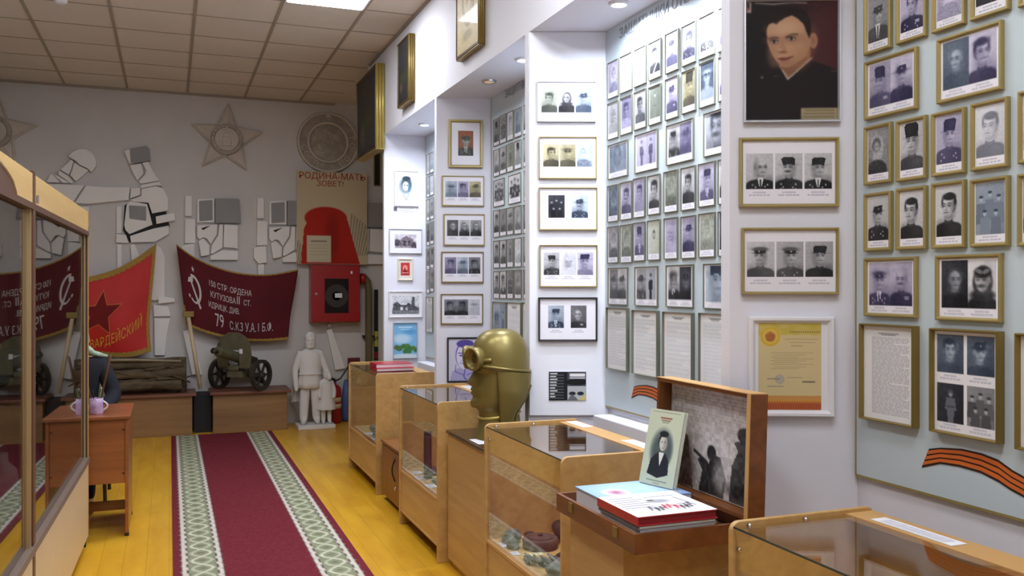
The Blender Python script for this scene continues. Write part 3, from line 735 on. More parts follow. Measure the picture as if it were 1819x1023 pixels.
def far_rows():
    X = [(878, 888.3), (889.3, 900.6), (902, 913), (915.3, 927.4), (930.7, 944)]
    T = [('top', (214, 207, 201, 195.5, 188), (261, 256.6, 251.5, 245.7, 240), ['tall g .6 .3', 'none g .6 .4 group', 'hair w .8 .6', 'none b .6 .45 blur', 'hair g .6 .2']),
         ('second', (267.7, 263, 257, 252, 246), (315, 310.7, 306.8, 302, 297), ['none g .7 .4 blur', 'cap g .7 .25 medals', 'none n .5 .3 full', 'tall g .8 .55', 'hair g .6 .3']),
         ('fourth', (374.5, 372.5, 369.6, 366.7, 364), (422, 420, 418, 416.5, 415), ['hair g .85 .2', 'none g .5 .4 blur', 'peak g .7 .35', 'none g .65 .5 blur', 'hair k .5 .2']),
         ('fifth', (428, 427, 425, 423, 421), (476.5, 476, 475, 474.5, 474), ['hair g .8 .3', 'fur g .8 .3', 'none g .55 .4 full', 'none w .7 .5 blur', 'hair g .6 .2']),
         ('sixth', (482, 481, 480, 479.6, 479), (530, 530.2, 530.4, 530.5, 531), ['hair g .9 .35', 'hair g .9 .25 shirt', 'none g .5 .35 group', 'none g .6 .5 blur', 'hair k .5 .3'])]
    rows = []
    for nm, a, b, sp in T: rows.append((nm, [(X[i][0], X[i][1], a[i], b[i], [sp[i]]) for i in range(5)]))
    rows.insert(2, ('third', [(878, 897, 321.5, 368.6, ['none g .7 .3 group']), (904.6, 926.4, 312.7, 363.7, ['none g .85 .2 group']), (932, 950, 304, 358, ['hair g .6 .3'])]))
    return rows
board_row(far_rows(), 'board behind gold bust', 18, 'small framed photographs on the board behind the gold bust', M_THIN, .005, .008, 0)
for i, (pl, pr, yt, yb, f) in enumerate([(878, 902, 535.7, 626, board_photo(['hair b .8 .5', 'none b .6 .4 full'], 5, 20)), (903, 928, 536.6, 643, page(31, 30, 34, col=(196, 198, 208))), (931, 950, 537, 655, page(32, 24, 34))]):
    hang('document_frame', ['sheet with two small photos', 'pale typed list', 'pale typed list half hidden by pillar'][i]+', lowest on board behind gold bust, %s from pillar' % ORD[i+1], 'document', BP, pl, pr, yt, yb, f, M_THIN, .004, .015, 'typed pages and sheets low on the boards', M_MATTE)

sl = [('top', 275, 311), ('second', 315, 351), ('third', 355, 393), ('fourth', 397, 437), ('fifth', 442, 479), ('sixth', 482, 521)]
sp0 = [['none w .8 .7 blur', 'none b .8 .6 blur'], ['none b .8 .6 blur', 'none w .7 .6 blur'], ['none g .8 .5 blur', 'cap g .7 .4'], ['none g .4 .2 group', 'none g .5 .3 blur'], ['hair g .6 .4', 'tall g .6 .4'], ['none g .7 .5 full', 'hair g .7 .4']]
rows = [(nm, [(758.6, 764.2, a, b, [sp0[i][0]]), (765, 771.5, a-3, b-3, [sp0[i][1]])]) for i, (nm, a, b) in enumerate(sl)]
board_row(rows, 'board by red folders', 12, 'small framed photographs on the board by the red folders', M_THIN, .005, .008, 0)
hang('document_frame', 'pale sheet lowest on the board by red folders', 'document', BP, 758.4, 770, 527, 589, page(40, 16, 20), M_THIN, .004, .012, 'typed pages and sheets low on the boards', M_MATTE)

# grey headings on the boards
def board_title(px, py, size, body, lab):
    A = hit(px, py, BP[0], BP[2]); t = thing('board_heading', lab, 'lettering', A, 'headings on the boards'); off = 0
    for word in body.split():
        mb = text_into(MB(), word, size, lambda x, y, z: (BOARDX-.0015-z, A.y-off-x, A.z+y), extrude=.001)
        part('heading_word', mb, mat('heading grey', (150, 152, 160), 0.7), t)
        off = A.y-min(v[1] for v in mb.v)+size*.35
board_title(897, 175, .075, 'ЗАЩИТНИКИ ОТЕЧЕСТВА', 'grey heading letters across the top of the board behind gold bust')
board_title(1100, 70, .075, 'ЗАЩИТНИКИ ОТЕЧЕСТВА', 'grey heading letters across the top of the board behind suitcase')

# the striped ribbons low on the boards
def ribbon(px0, py0, lab):
    A = hit(1638, 826, BP[0], BP[2]); B = hit(px0, py0, BP[0], BP[2])
    top = [(1651, 797), (1671, 795), (1709, 797), (1743, 804.5), (1773, 816), (1799, 835), (1819, 846), (1850, 868), (1890, 905)]
    bot = [(1638, 830), (1671, 823.5), (1705, 829), (1743, 840), (1776, 857), (1795, 870), (1819, 883), (1850, 903), (1890, 935)]
    q = lambda p: hit(p[0], p[1], BP[0], BP[2])-A
    T = [q(p) for p in top]; Bo = [q(p) for p in bot]
    t = thing('striped_ribbon', lab, 'ribbon', B, 'orange and black ribbons on the boards')
    def band(f0, f1, name, m, lift):
        P = []
        for a, b in zip(T, Bo):
            P.append([B+a.lerp(b, f0)+Vector((-lift, 0, 0)), B+a.lerp(b, f1)+Vector((-lift, 0, 0))])
        mb = MB(); n = len(P)
        mb.grid([[r[0]+Vector((lift, 0, 0)), r[0], r[1], r[1]+Vector((lift, 0, 0))] for r in P])
        part(name, mb, m, t)
    band(0, 1, 'black_band', M_RIBBLACK, .002)
    for k in range(3):
        band(.10+.29*k, .10+.29*k+.20, 'orange_stripe', M_ORANGE, .0032)
ribbon(1638, 826, 'orange and black striped ribbon on the board beside the large portrait')
ribbon(1122, 705, 'orange and black striped ribbon on the board behind suitcase')
ribbon(932, 662, 'orange and black striped ribbon low on the board behind gold bust')

# ================================================================ PICTURES ON THE PILLARS
def trio(specs, seed, n, x0=.06, x1=.94, y0=.16, y1=.72, gap=.02, bgc=(234, 232, 240)):
    def make(ratio):
        c = Canvas(n, ratio, bgc); k = len(specs); wd = (x1-x0-gap*(k-1))/k
        for i, s_ in enumerate(specs):
            a = x0+i*(wd+gap); c.sub(a, y0*ratio, a+wd, y1*ratio); portrait(c, s_, seed+3*i); caption(c, a, y1*ratio+.01, a+wd, y1*ratio+.1, seed+i)
        return c.reset()
    return make
PIC = 'framed pictures on the pillars'
P2 = PLANES[2]
hang('framed_picture', 'thin framed trio of sitters, topmost on pillar above the black information plaque', 'picture', P2, 954, 1058, 145, 217, trio(['hair n .8 .12', 'scarf g .85 .1', 'cap b .75 .2'], 1, 100, y1=.78), M_SILVER, .006, .018, PIC)
hang('framed_picture', 'gold framed trio with a yellowed sitter, second down on pillar with black plaque', 'picture', P2, 957, 1060, 243, 318, trio(['hair y .8 .2', 'peak y .7 .25', 'hair b .8 .5 blur'], 2, 100), M_GOLD, .007, .018, PIC)
hang('framed_picture', 'gold framed pair, dark group photo beside a mustached man, on pillar with black plaque', 'picture', P2, 957, 1061, 333, 409, trio(['none k .2 .1 group', 'cap b .9 .12 mo medals'], 3, 100, x0=.15, x1=.85, gap=.13), M_GOLD, .007, .018, PIC)
hang('framed_picture', 'gold framed trio in fur hats, above the black framed pair on pillar with plaque', 'picture', P2, 958, 1061, 435, 510, trio(['fur g .8 .2 medals', 'cap w .85 .85 dim', 'fur v .86 .5 big'], 4, 100), M_GOLD, .007, .018, PIC)
hang('framed_picture', 'black framed pair of colour and grey portraits on pillar above the information plaque', 'picture', P2, 956, 1061, 528, 606, trio(['fur b .75 .12 shirt medals', 'bald g .4 .16 bars'], 5, 100, x0=.15, x1=.83, gap=.13), M_BLACKFRAME, .010, .02, PIC)
def plaque(ratio):
    c = Canvas(90, ratio, (30, 31, 34)); rs = np.random.RandomState(4)
    for i in range(9):
        y = (.05+.1*i)*ratio; c.rect(.03, y, .03+rs.uniform(.12, .2), y+.028, (225, 225, 228)); c.rect(.03, y+.045, .4, y+.06, (120, 122, 126))
    c.rect(.5, 0, 1, ratio*.5, (70, 72, 76)); c.ell(.75, ratio*.36, .3, .09, (24, 24, 26)); c.rect(.56, .05, .97, .13, (226, 226, 228)); c.rect(.56, .15, .97, .19, (190, 190, 196))
    c.rect(.5, ratio*.5, 1, ratio, (176, 178, 182)); c.ell(.63, ratio*.76, .09, .05, (40, 40, 44)); c.ell(.85, ratio*.76, .09, .05, (40, 40, 44)); c.poly([(.5, ratio), (.6, ratio*.78), (.7, ratio*.86), (.8, ratio)], (100, 102, 108))
    for k in range(3): c.line([(.78+.08*k, ratio*1.0), (.98+.03*k, ratio*(.82+.03*k))], .022, (214, 190, 40))
    return c
hang('information_plaque', 'unframed black information plaque low on the white pillar panel', 'plaque', P2, 975, 1041, 660, 711, plaque, None, 0, .006, None, M_MATTE, 'printed_face')

P1 = PLANES[1]
def officer(ratio):
    c = Canvas(54, ratio, (232, 232, 240)); c.sub(.24, .2*ratio, .76, .78*ratio); portrait(c, 'peak n .5 .1 shirt medals redbg', 9)
    return c.reset()
hang('framed_picture', 'large gold framed portrait of officer in peaked cap on pillar before gold bust', 'picture', P1, 797, 857, 213, 298, officer, M_GOLD, .02, .03, PIC)
hang('framed_picture', 'gold framed trio of uniformed men under the officer in the large gold frame', 'picture', P1, 785, 860, 312, 366, trio(['peak b .8 .5', 'hair v .8 .4', 'cap y .8 .3'], 12, 60), M_GOLD, .008, .02, PIC)
hang('framed_picture', 'gold framed trio of grey hooded sitters, third down on pillar before gold bust', 'picture', P1, 788, 861, 380, 436, trio(['scarf g .3 .2', 'scarf g .8 .12', 'scarf g .6 .14'], 13, 60), M_GOLD, .008, .02, PIC)
hang('framed_picture', 'gold framed trio with violet and blue uniforms on pillar before gold bust', 'picture', P1, 784, 859, 447, 502, trio(['hair v .6 .3', 'cap b .8 .35', 'hair k .6 .1 medals'], 14, 60), M_OLDGOLD, .008, .02, PIC)
hang('framed_picture', 'gold framed wide photo of three men, above the violet ink portrait', 'picture', P1, 783, 858, 522, 576, trio(['hair k .6 .1', 'hair k .6 .12 dim', 'peak w .7 .6'], 15, 60, gap=0), M_OLDGOLD, .008, .02, PIC)
def inkface(ratio):
    c = Canvas(70, ratio, (206, 204, 222)); ink = (92, 78, 168); ln = lambda p, wd=.02: c.line(p, wd, ink)
    c.poly([(.05, ratio), (.1, ratio*.78), (.3, ratio*.7), (.7, ratio*.7), (.95, ratio*.8), (1, ratio)], (170, 166, 204))
    c.ell(.5, ratio*.4, .29, .42, ink); c.ell(.5, ratio*.42, .265, .40, (216, 214, 230)); c.ell(.5, ratio*.12, .26, .12, (86, 74, 150))
    for q in (-1, 1):
        ln([(.5+q*.2, ratio*.34), (.5+q*.07, ratio*.345)], .03); c.ell(.5+q*.13, ratio*.4, .045, .025, ink)
        ln([(.5+q*.28, ratio*.62), (.5+q*.3, ratio*.78), (.5+q*.05, ratio*.86)]); ln([(.5+q*.1, ratio*.52), (.5+q*.16, ratio*.6)], .012)
    ln([(.5, ratio*.4), (.54, ratio*.5), (.46, ratio*.51)], .016); ln([(.4, ratio*.59), (.6, ratio*.59)], .022); ln([(.5, ratio*.72), (.46, ratio*.9), (.54, ratio*.98)], .03)
    return c
hang('framed_picture', 'black framed violet ink drawing of a face, behind the gold bust', 'picture', P1, 794, 858, 599, 679, inkface, M_BLACKFRAME, .012, .022, PIC)

P0 = PLANES[0]
def sketch(ratio):
    c = Canvas(44, ratio, (232, 234, 240)); c.ell(.46, ratio*.42, .3, .36, (96, 112, 124), .7, soft=4); c.ell(.5, ratio*.36, .22, .3, (60, 74, 86), .9, soft=2)
    c.ell(.47, ratio*.43, .14, .2, (224, 228, 232)); c.ell(.5, ratio*.2, .18, .1, (40, 54, 64)); c.rect(.38, ratio*.38, .44, ratio*.41, (50, 60, 70)); c.rect(.5, ratio*.38, .57, ratio*.41, (50, 60, 70)); c.ell(.62, ratio*.46, .06, .2, (70, 116, 134), .7)
    c.line([(.35, ratio*.68), (.5, ratio*.84), (.6, ratio*.66)], .03, (120, 130, 138)); return c
hang('framed_picture', 'white edged ink sketch of a face, topmost on the far pillar by red folders', 'picture', P0, 700, 743, 303, 366, sketch, M_WHITEFRAME, .008, .02, PIC)
def tinylabel(ratio):
    c = Canvas(40, ratio, (226, 226, 232)); c.rect(.0, .1*ratio, .16, .9*ratio, (90, 90, 96)); c.rect(.25, .2*ratio, .9, .36*ratio, (150, 150, 158)); c.rect(.25, .6*ratio, .7, .76*ratio, (160, 160, 168)); return c
hang('caption_label', 'small white caption label under the ink sketch of a face', 'label', P0, 699, 739, 367, 375.5, tinylabel, None, 0, .003, None, M_MATTE, 'printed_face')
def scene_pic(kind):
    def make(ratio):
        c = Canvas(50, ratio, (230, 228, 234)); rs = np.random.RandomState(3)
        if kind == 'house':
            c.sub(.16, .2*ratio, .84, .8*ratio); c.rect(0, 0, 1, 9, (196, 190, 200)); c.poly([(.25, .55), (.3, .2), (.55, .08), (.85, .2), (.9, .6)], (120, 108, 118)); c.rect(.4, .3, .52, .55, (60, 54, 60)); c.rect(.62, .28, .72, .5, (70, 62, 70)); c.ell(.1, .4, .2, .16, (70, 62, 70), soft=2); c.rect(0, .55, 1, 9, (150, 140, 146)); c.ell(.9, .55, .14, .2, (80, 70, 78)); c.speckle(50, 2, 2)
        if kind == 'town':
            c.sub(.08, .14*ratio, .92, .9*ratio); c.rect(0, 0, 1, 9, (206, 208, 214)); c.poly([(0, .6), (.05, .3), (.2, .22), (.3, .34), (.5, .36), (.6, .26), (.72, .34), (.74, .06), (.84, .05), (.85, .4), (1, .44), (1, .6)], (84, 86, 92)); c.rect(0, .55, 1, 9, (120, 122, 128)); c.rect(.3, .42, .4, .54, (210, 212, 216)); c.rect(.5, .44, .58, .54, (190, 192, 198)); c.speckle(40, 5, 2)
        if kind == 'park':
            c.rect(0, 0, 1, 9, (124, 182, 224)); c.ell(.35, ratio*.45, .4, .2, (214, 232, 244), .7, soft=5); c.ell(.75, ratio*.25, .3, .1, (80, 150, 206), .7, soft=4)
            for i in range(16): c.ell(rs.rand(), ratio*rs.uniform(.66, .84), .12, .1, (60+rs.randint(30), 100+rs.randint(30), 62), soft=1.5)
            c.ell(.5, ratio*.95, .6, .1, (206, 220, 228)); c.rect(.2, ratio*.1, .8, ratio*.13, (200, 226, 244)); c.rect(.3, ratio*.17, .7, ratio*.19, (190, 220, 240))
        if kind == 'stamp':
            c.rect(0, 0, 1, 9, (224, 216, 206)); c.rect(.14, .14*ratio, .86, .82*ratio, (186, 54, 56)); c.ell(.5, ratio*.42, .2, .24, (226, 140, 130)); c.poly([(.3, ratio*.75), (.45, ratio*.4), (.75, ratio*.75)], (120, 26, 32)); c.rect(.24, ratio*.66, .76, ratio*.7, (236, 170, 160))
        return c.reset()
    return make
hang('framed_picture', 'grey framed print of an old house, second down on the far pillar', 'picture', P0, 691, 749, 406, 450, scene_pic('house'), M_SILVER, .007, .018, PIC)
hang('framed_picture', 'tiny cream framed red print on the far pillar', 'picture', P0, 706, 733, 459, 498, scene_pic('stamp'), M_CREAM, .014, .018, PIC)
hang('framed_picture', 'white framed grey town view on the far pillar', 'picture', P0, 690, 750, 517, 564, scene_pic('town'), M_WHITEFRAME, .01, .018, PIC)
hang('framed_picture', 'framed blue sky and green park print, lowest on the far pillar', 'picture', P0, 698, 741, 573, 637, scene_pic('park'), M_SILVER, .007, .018, PIC)

P3 = PLANES[3]
def bigportrait(ratio):
    c = Canvas(150, ratio, (52, 34, 34)); h = ratio
    c.ell(.95, .45*h, .42, .8, (84, 44, 46), .9, soft=40); c.ell(.1, .6, .35, .7, (34, 32, 34), .8, soft=30)
    c.poly([(0, h), (0, .93), (.12, .82), (.36, .74), (.44, .82), (.58, .74), (.72, .66), (.9, .72), (1, .78), (1, h)], (40, 32, 34))
    c.poly([(.36, .72), (.38, .55), (.7, .5), (.7, .66), (.46, .87)], (170, 122, 92)); c.poly([(.38, .74), (.44, .70), (.60, .66), (.70, .60), (.48, .84)], (146, 100, 76))
    c.line([(.395, .76), (.455, .865), (.72, .63)], .012, (214, 200, 186))
    c.ell(.735, .44, .045, .085, (196, 140, 108)); c.ell(.735, .44, .026, .055, (160, 104, 80), .8, soft=2)
    sk = (206, 156, 120)
    c.poly([(.225, .34), (.235, .26), (.29, .2), (.40, .17), (.52, .15), (.62, .2), (.68, .3), (.70, .42), (.70, .5), (.66, .6), (.56, .68), (.46, .73), (.38, .72), (.32, .65), (.27, .56), (.235, .46)], sk)
    c.ell(.64, .52, .1, .2, (170, 120, 90), .55, soft=12, rot=.3); c.ell(.45, .69, .14, .05, (166, 118, 90), .6, soft=6); c.ell(.42, .3, .16, .08, (218, 172, 138), .6, soft=10); c.ell(.56, .5, .08, .08, (212, 160, 126), .5, soft=8)
    hair = (42, 32, 28)
    c.poly([(.22, .30), (.22, .2), (.27, .11), (.38, .07), (.52, .06), (.64, .10), (.70, .2), (.71, .33), (.69, .42), (.655, .33), (.63, .26), (.56, .19), (.50, .155), (.43, .18), (.37, .22), (.33, .26), (.30, .235), (.255, .25)], hair); c.ell(.48, .09, .2, .04, (30, 24, 22), .6, soft=6)
    c.ell(.30, .43, .075, .04, (150, 104, 80), .6, soft=8); c.ell(.50, .41, .085, .045, (150, 104, 80), .6, soft=8); c.line([(.25, .412), (.30, .398), (.35, .403)], .017, (74, 52, 42), .85); c.line([(.435, .398), (.50, .368), (.56, .366)], .019, (74, 52, 42), .85); c.ell(.29, .56, .05, .12, (186, 134, 102), .6, soft=8); c.ell(.43, .30, .13, .06, (222, 178, 144), .5, soft=10)
    for x, y in ((.305, .445), (.495, .415)): c.ell(x, y, .05, .024, (120, 84, 68)); c.ell(x, y+.002, .036, .015, (214, 196, 184)); c.ell(x, y, .017, .016, (34, 26, 26)); c.line([(x-.04, y-.014), (x, y-.022), (x+.045, y-.01)], .009, (60, 42, 36))
    c.poly([(.385, .42), (.405, .42), (.44, .545), (.415, .565), (.37, .56), (.362, .535)], (188, 136, 104), .9); c.ell(.40, .562, .045, .014, (138, 92, 72), .9, soft=2); c.ell(.38, .535, .018, .014, (222, 176, 142), .8, soft=2)
    c.poly([(.34, .635), (.40, .618), (.43, .625), (.52, .605), (.46, .655), (.39, .66)], (150, 84, 74)); c.line([(.345, .636), (.42, .636), (.515, .612)], .008, (92, 48, 44)); c.ell(.42, .685, .05, .012, (170, 122, 94), .7, soft=3)
    c.rect(0, 0, .055, .12, (206, 196, 190)); c.rect(.008, .01, .04, .09, (60, 46, 44)); c.ell(.02, .09, .02, .02, (190, 100, 90))
    c.rect(.60, h-.13, 1, h, (186, 168, 128))
    for i in range(3): c.rect(.64-.01*i, h-.11+.036*i, .965, h-.098+.036*i, (120, 106, 84))
    c.line([(.1, 0.012), (.3, .03), (.5, .012), (.66, .02)], .012, (190, 180, 176)); c.ell(.175, .84, .012, .012, (160, 150, 146)); c.line([(.3, .83), (.36, .825)], .006, (120, 110, 108)); c.line([(.93, .78), (1, .775)], .006, (140, 130, 128))
    c.blur(2); c.a = c.a*np.array([.84, .85, .86]); return c
hang('framed_picture', 'large painted portrait of a dark-haired man in silver frame, topmost on nearest pillar', 'picture', P3, 1320, 1491, 1, 219, bigportrait, M_SILVER, .009, .02, PIC, M_MATTE)
hang('framed_picture', 'gold framed trio of medalled veterans under the large painted portrait', 'picture', P3, 1312, 1488, 246, 369, trio(['bald g .82 .08 grey medals shirt', 'fur g .82 .1 medals mo', 'fur g .82 .08 medals shirt'], 21, 150, y0=.2, y1=.76, x0=.04, x1=.965), M_GOLD, .012, .022, PIC)
hang('framed_picture', 'gold framed trio in caps, third down on the nearest pillar', 'picture', P3, 1316, 1488, 405, 523, trio(['peak g .84 .3', 'peak g .72 .3 medals', 'fur g .7 .12'], 22, 150, y0=.18, y1=.76, x0=.03, x1=.97), M_GOLD, .010, .022, PIC)
def certificate(ratio):
    c = Canvas(120, ratio, (208, 190, 142)); h = ratio
    for i in range(40): c.ell(np.random.RandomState(i).rand(), .14*h*np.random.RandomState(i+50).rand(), .06, .03, (186, 168, 70), .5, soft=3)
    c.rect(0, 0, 1, .15*h, (196, 174, 72), .5); c.rect(0, 0, 1, .012, (90, 72, 40))
    c.ell(.19, .17*h, .155, .155, (216, 180, 60)); c.ell(.19, .17*h, .125, .125, (226, 196, 96)); c.ell(.19, .17*h, .085, .085, (196, 140, 96)); c.poly([(.11, .15*h), (.17, .13*h), (.19, .11*h), (.21, .13*h), (.27, .15*h), (.24, .22*h), (.14, .22*h)], (156, 84, 60), .8); c.ell(.19, .17*h, .155, .155, (186, 146, 40), .25, soft=1)
    rs = np.random.RandomState(2)
    for i in range(14): c.rect(.5+i*.035, .105*h, .52+i*.035, .125*h+.01*rs.rand(), (150, 130, 50))
    c.line([(.42, .2*h), (.6, .195*h), (.95, .2*h)], .012, (170, 136, 96), .7); c.line([(.5, .235*h), (.9, .237*h)], .008, (160, 130, 100), .8); c.rect(.52, .27*h, .7, .28*h, (150, 124, 100), .7)
    for i, y in enumerate((.35, .375, .40, .42, .44, .46, .48, .51, .53)): c.rect(.2+.05*(i % 2), y*h, .88-.12*(i % 3), y*h+.008, (168, 148, 116))
    c.ell(.34, .655*h, .075, .075, (150, 146, 160), .6, soft=2); c.ell(.34, .655*h, .05, .05, (186, 176, 160), .6); c.rect(.14, .645*h, .35, .655*h, (130, 116, 110)); c.rect(.14, .73*h, .4, .74*h, (150, 136, 130)); c.rect(.45, .63*h, .7, .637*h, (160, 140, 116)); c.rect(.7, .675*h, .9, .69*h, (70, 60, 60), .8)
    c.rect(0, .84*h, 1, .9*h, (196, 128, 60), .75); c.rect(0, .9*h, 1, h, (176, 84, 44), .9)
    for i in range(26): c.ell(i/25, .9*h, .016, .03, (206, 150, 60), .8); c.rect(i/25-.005, .93*h, i/25+.005, h, (120, 40, 34), .6)
    return c
def cert_frame():
    P, U, N = P3; A = hit(1328, 562, P, N); B = hit(1328, 738, P, N); Cc = hit(1479, 562, P, N); V = Vector((0, 0, -1))
    wd = (Cc-A).dot(U); ht = A.z-B.z
    t = thing('certificate', 'yellow and red certificate in a wide white frame, lowest on the nearest pillar', 'certificate', A+U*wd/2+V*ht, PIC)
    part('frame', ring_frame(MB(), A, U, V, N, wd, ht, .022, .03), M_WHITEFRAME, t)
    q = .018; Pm = A+U*q+V*q+N*.014
    part('mount', MB().prism([Pm, Pm+U*(wd-2*q), Pm+U*(wd-2*q)+V*(ht-2*q), Pm+V*(ht-2*q)], N*.003), M_WHITEFRAME, t)
    a = hit(1345, 571, P, N); b = hit(1345, 726, P, N); cc = hit(1456, 571, P, N)
    picture_mesh('printed_sheet', certificate((a.z-b.z)/(cc-a).dot(U)), a+N*.0185, U, V, (cc-a).dot(U), a.z-b.z, t)
cert_frame()

# ================================================================ PICTURES ON THE BULKHEAD
def bulk_picture(name, label, y_near, y_far, x_front, z_top, z_bot, c, fm, b):
    P = Vector((XA, y_far, z_top)); U = Vector((0, -1, 0)); V = Vector((0, 0, -1)); N = Vector((-1, 0, 0))
    wd = y_far-y_near; ht = z_top-z_bot; d = XA-x_front
    t = thing(name, label, 'picture', P+U*wd/2+V*ht, 'pictures on the bulkhead')
    part('frame', ring_frame(MB(), P, U, V, N, wd, ht, b, d), mat('brown gilt wood', (92, 70, 40), .45, metal=.2), t)
    gm = MB()
    for i in range(3):
        a = .004+(d-.008)*i/3; gm.tube([(XA-a-d*.15, y_near-.004, z_bot), (XA-a-d*.15, y_near-.004, z_top)], d*.17, 8)
    part('gilt_edge', gm, fm, t, smooth=True)
    part('gilt_edge', MB().box((x_front+.004, y_near, z_bot-.006), (XA, y_far, z_bot)), fm, t)
    q = b*.9
    picture_mesh('picture', c((ht-2*q)/(wd-2*q)), P+U*q+V*q+N*d*.9, U, V, wd-2*q, ht-2*q, t)
def darkland(ratio):
    c = Canvas(50, ratio, (40, 40, 40)); c.fade(lambda x, y: (ratio-y)/ratio*14); c.ell(.6, ratio*.6, .3, .1, (58, 66, 36), .8, soft=6); c.ell(.3, ratio*.75, .12, .12, (96, 76, 60), .8, soft=3); c.ell(.2, ratio*.3, .2, .1, (54, 56, 66), .8, soft=6); c.speckle(14, 1, 2); return c
def relief_pic(ratio):
    c = Canvas(50, ratio, (206, 188, 140)); c.ell(.55, ratio*.36, .3, .44, (150, 130, 92)); c.ell(.55, ratio*.34, .22, .36, (212, 196, 150)); c.ell(.5, ratio*.3, .1, .2, (176, 156, 112), .8, soft=2); c.line([(.7, ratio*.1), (.74, ratio*.4), (.6, ratio*.62)], .03, (120, 100, 70))
    c.ell(.5, ratio*.82, .22, .08, (158, 138, 98), .8, soft=2); c.speckle(16, 3, 2); return c
bulk_picture('wall_painting', 'wide dark painting in deep gold frame at far end of bulkhead', 7.79, 8.66, 1.695, CAMH+1.965, CAMH+1.215, darkland, M_GOLDEDGE, .035)
bulk_picture('wall_relief', 'small dark plaque with gold edge on the bulkhead, between painting and pale relief', 6.75, 7.11, 1.725, CAMH+1.955, CAMH+1.44, lambda r: darkland(r), M_OLDGOLD, .02)
bulk_picture('wall_relief', 'pale gold relief of an order in gold frame high on the bulkhead', 5.10, 5.55, 1.735, CAMH+2.0, CAMH+1.46, relief_pic, M_OLDGOLD, .022)

# ================================================================ DISPLAY CASES
def rounded(x0, x1, z0, z1, r, y, n=6):
    """outline of an end panel: rounded upper corner on the aisle side, small one at the back"""
    p = [(x0, y, z0), (x1, y, z0)]
    for i in range(n+1):
        a = R(90)*i/n; q = r*.5; p.append((x1-q+q*math.cos(a), y, z1-q+q*math.sin(a)))
    for i in range(n+1):
        a = R(90)+R(90)*i/n; p.append((x0+r+r*math.cos(a), y, z1-r+r*math.sin(a)))
    return p
def display_case(label, x0, yn, yf, depth=.47, ht=.90, shelf=.355):
    t = thing('display_case', label, 'display case', ((x0+depth/2), (yn+yf)/2, 0), 'glass topped wooden display cases')
    th = .018; x1 = x0+depth
    for y in (yn, yf-th):
        part('end_panel', MB().prism(rounded(x0, x1, 0, ht, .028, y), (0, th, 0)), M_BEECHV, t, bevel=.0025)
    a, b = yn+th, yf-th
    part('front_panel', MB().box((x0+.012, a, .09), (x0+.028, b, shelf-.012)), M_BEECH, t, bevel=.001)
    part('front_rail', MB().box((x0+.006, a, shelf-.016), (x0+.03, b, shelf)).box((x0+.006, a, .085), (x0+.03, b, .098)), M_BEECHE, t, bevel=.001)
    part('shelf', MB().box((x0+.03, a, shelf-.016), (x1-.012, b, shelf)), M_BEECH, t)
    part('back_panel', MB().box((x1-.012, a, .02), (x1, b, ht-.026)), M_BEECH, t)
    part('top_strip', MB().box((x1-.10, a, ht-.026), (x1, b, ht-.010)), M_BEECHE, t, bevel=.001)
    part('glass_front', MB().box((x0+.010, a+.002, shelf), (x0+.014, b-.002, ht-.016)), M_GLASS, t)
    part('glass_top', MB().box((x0+.006, a+.002, ht-.016), (x1-.10, b-.002, ht-.012)), M_GLASS, t)
    part('glass_edge', MB().box((x0+.0045, a, ht-.0165), (x0+.0075, b, ht-.0115)), mat('dark glass edge', (40, 60, 58), 0.2), t)
    for y, s in ((a, 1), (b, -1)):
        for (px, pz) in ((x0+.05, ht-.012), (x0+.24, ht-.012), (x0+.016, ht-.075), (x0+.016, shelf+.07)):
            M = Matrix.Translation((px+.004, y+s*.004, pz)) @ Matrix.Rotation(R(-90*s), 4, 'X')
            part('glass_stud', MB().lathe([(.001, -.004), (.006, -.004), (.006, .005), (.004, .008), (.001, .008)], 12, M), M_CHROME, t, smooth=True)
    return t
c1 = display_case('display case at the far end, with red folders lying on top', 1.43, 6.55, 7.64, .45)
c2 = display_case('display case between the low bedside cupboard and the gold bust pedestal', 1.40, 4.82, 5.72, .46)
c3 = display_case('display case holding a rusty round mine, before the suitcase pedestal', 1.39, 3.10, 4.0, .48)
c4 = display_case('display case closest to the large portrait pillar, cut by the photo edge', 1.445, 1.14, 2.10, .49)

def slip(x0, y0, x1, y1, z, label, rot=0.0, name='paper_slip', col=(232, 232, 238), rows=3, seed=1):
    c = Canvas(40, (x1-x0)/(y1-y0) if (y1-y0) else 1, col)
    text_page(c, seed, y0=.15*c.ratio, y1=.9*c.ratio, n=rows, title=False, col=(150, 150, 170))
    t = thing(name, label, 'paper', ((x0+x1)/2, (y0+y1)/2, z))
    t.rotation_euler = (0, 0, rot)
    part('sheet', MB().box((x0, y0, z+.0005), (x1, y1, z+.0015)), M_PAPER, t)
    picture_mesh('printed_face', c, (x0, y1, z+.0018), Vector((0, -1, 0)), Vector((1, 0, 0)), y1-y0, x1-x0, t, M_MATTE)
    return t
slip(1.852, 1.72, 1.905, 2.0, .89, 'white printed strip on the back ledge of the case closest to the large portrait', seed=2)
slip(1.80, 3.78, 1.855, 3.97, .89, 'white printed strip at far end of the back ledge, case holding the mine', seed=3)
slip(1.80, 3.18, 1.86, 3.40, .89, 'white printed strip near the suitcase on back ledge, case holding the mine', seed=4)
slip(1.79, 5.42, 1.85, 5.62, .89, 'white printed strip on back ledge of the case beside the gold bust', seed=5)

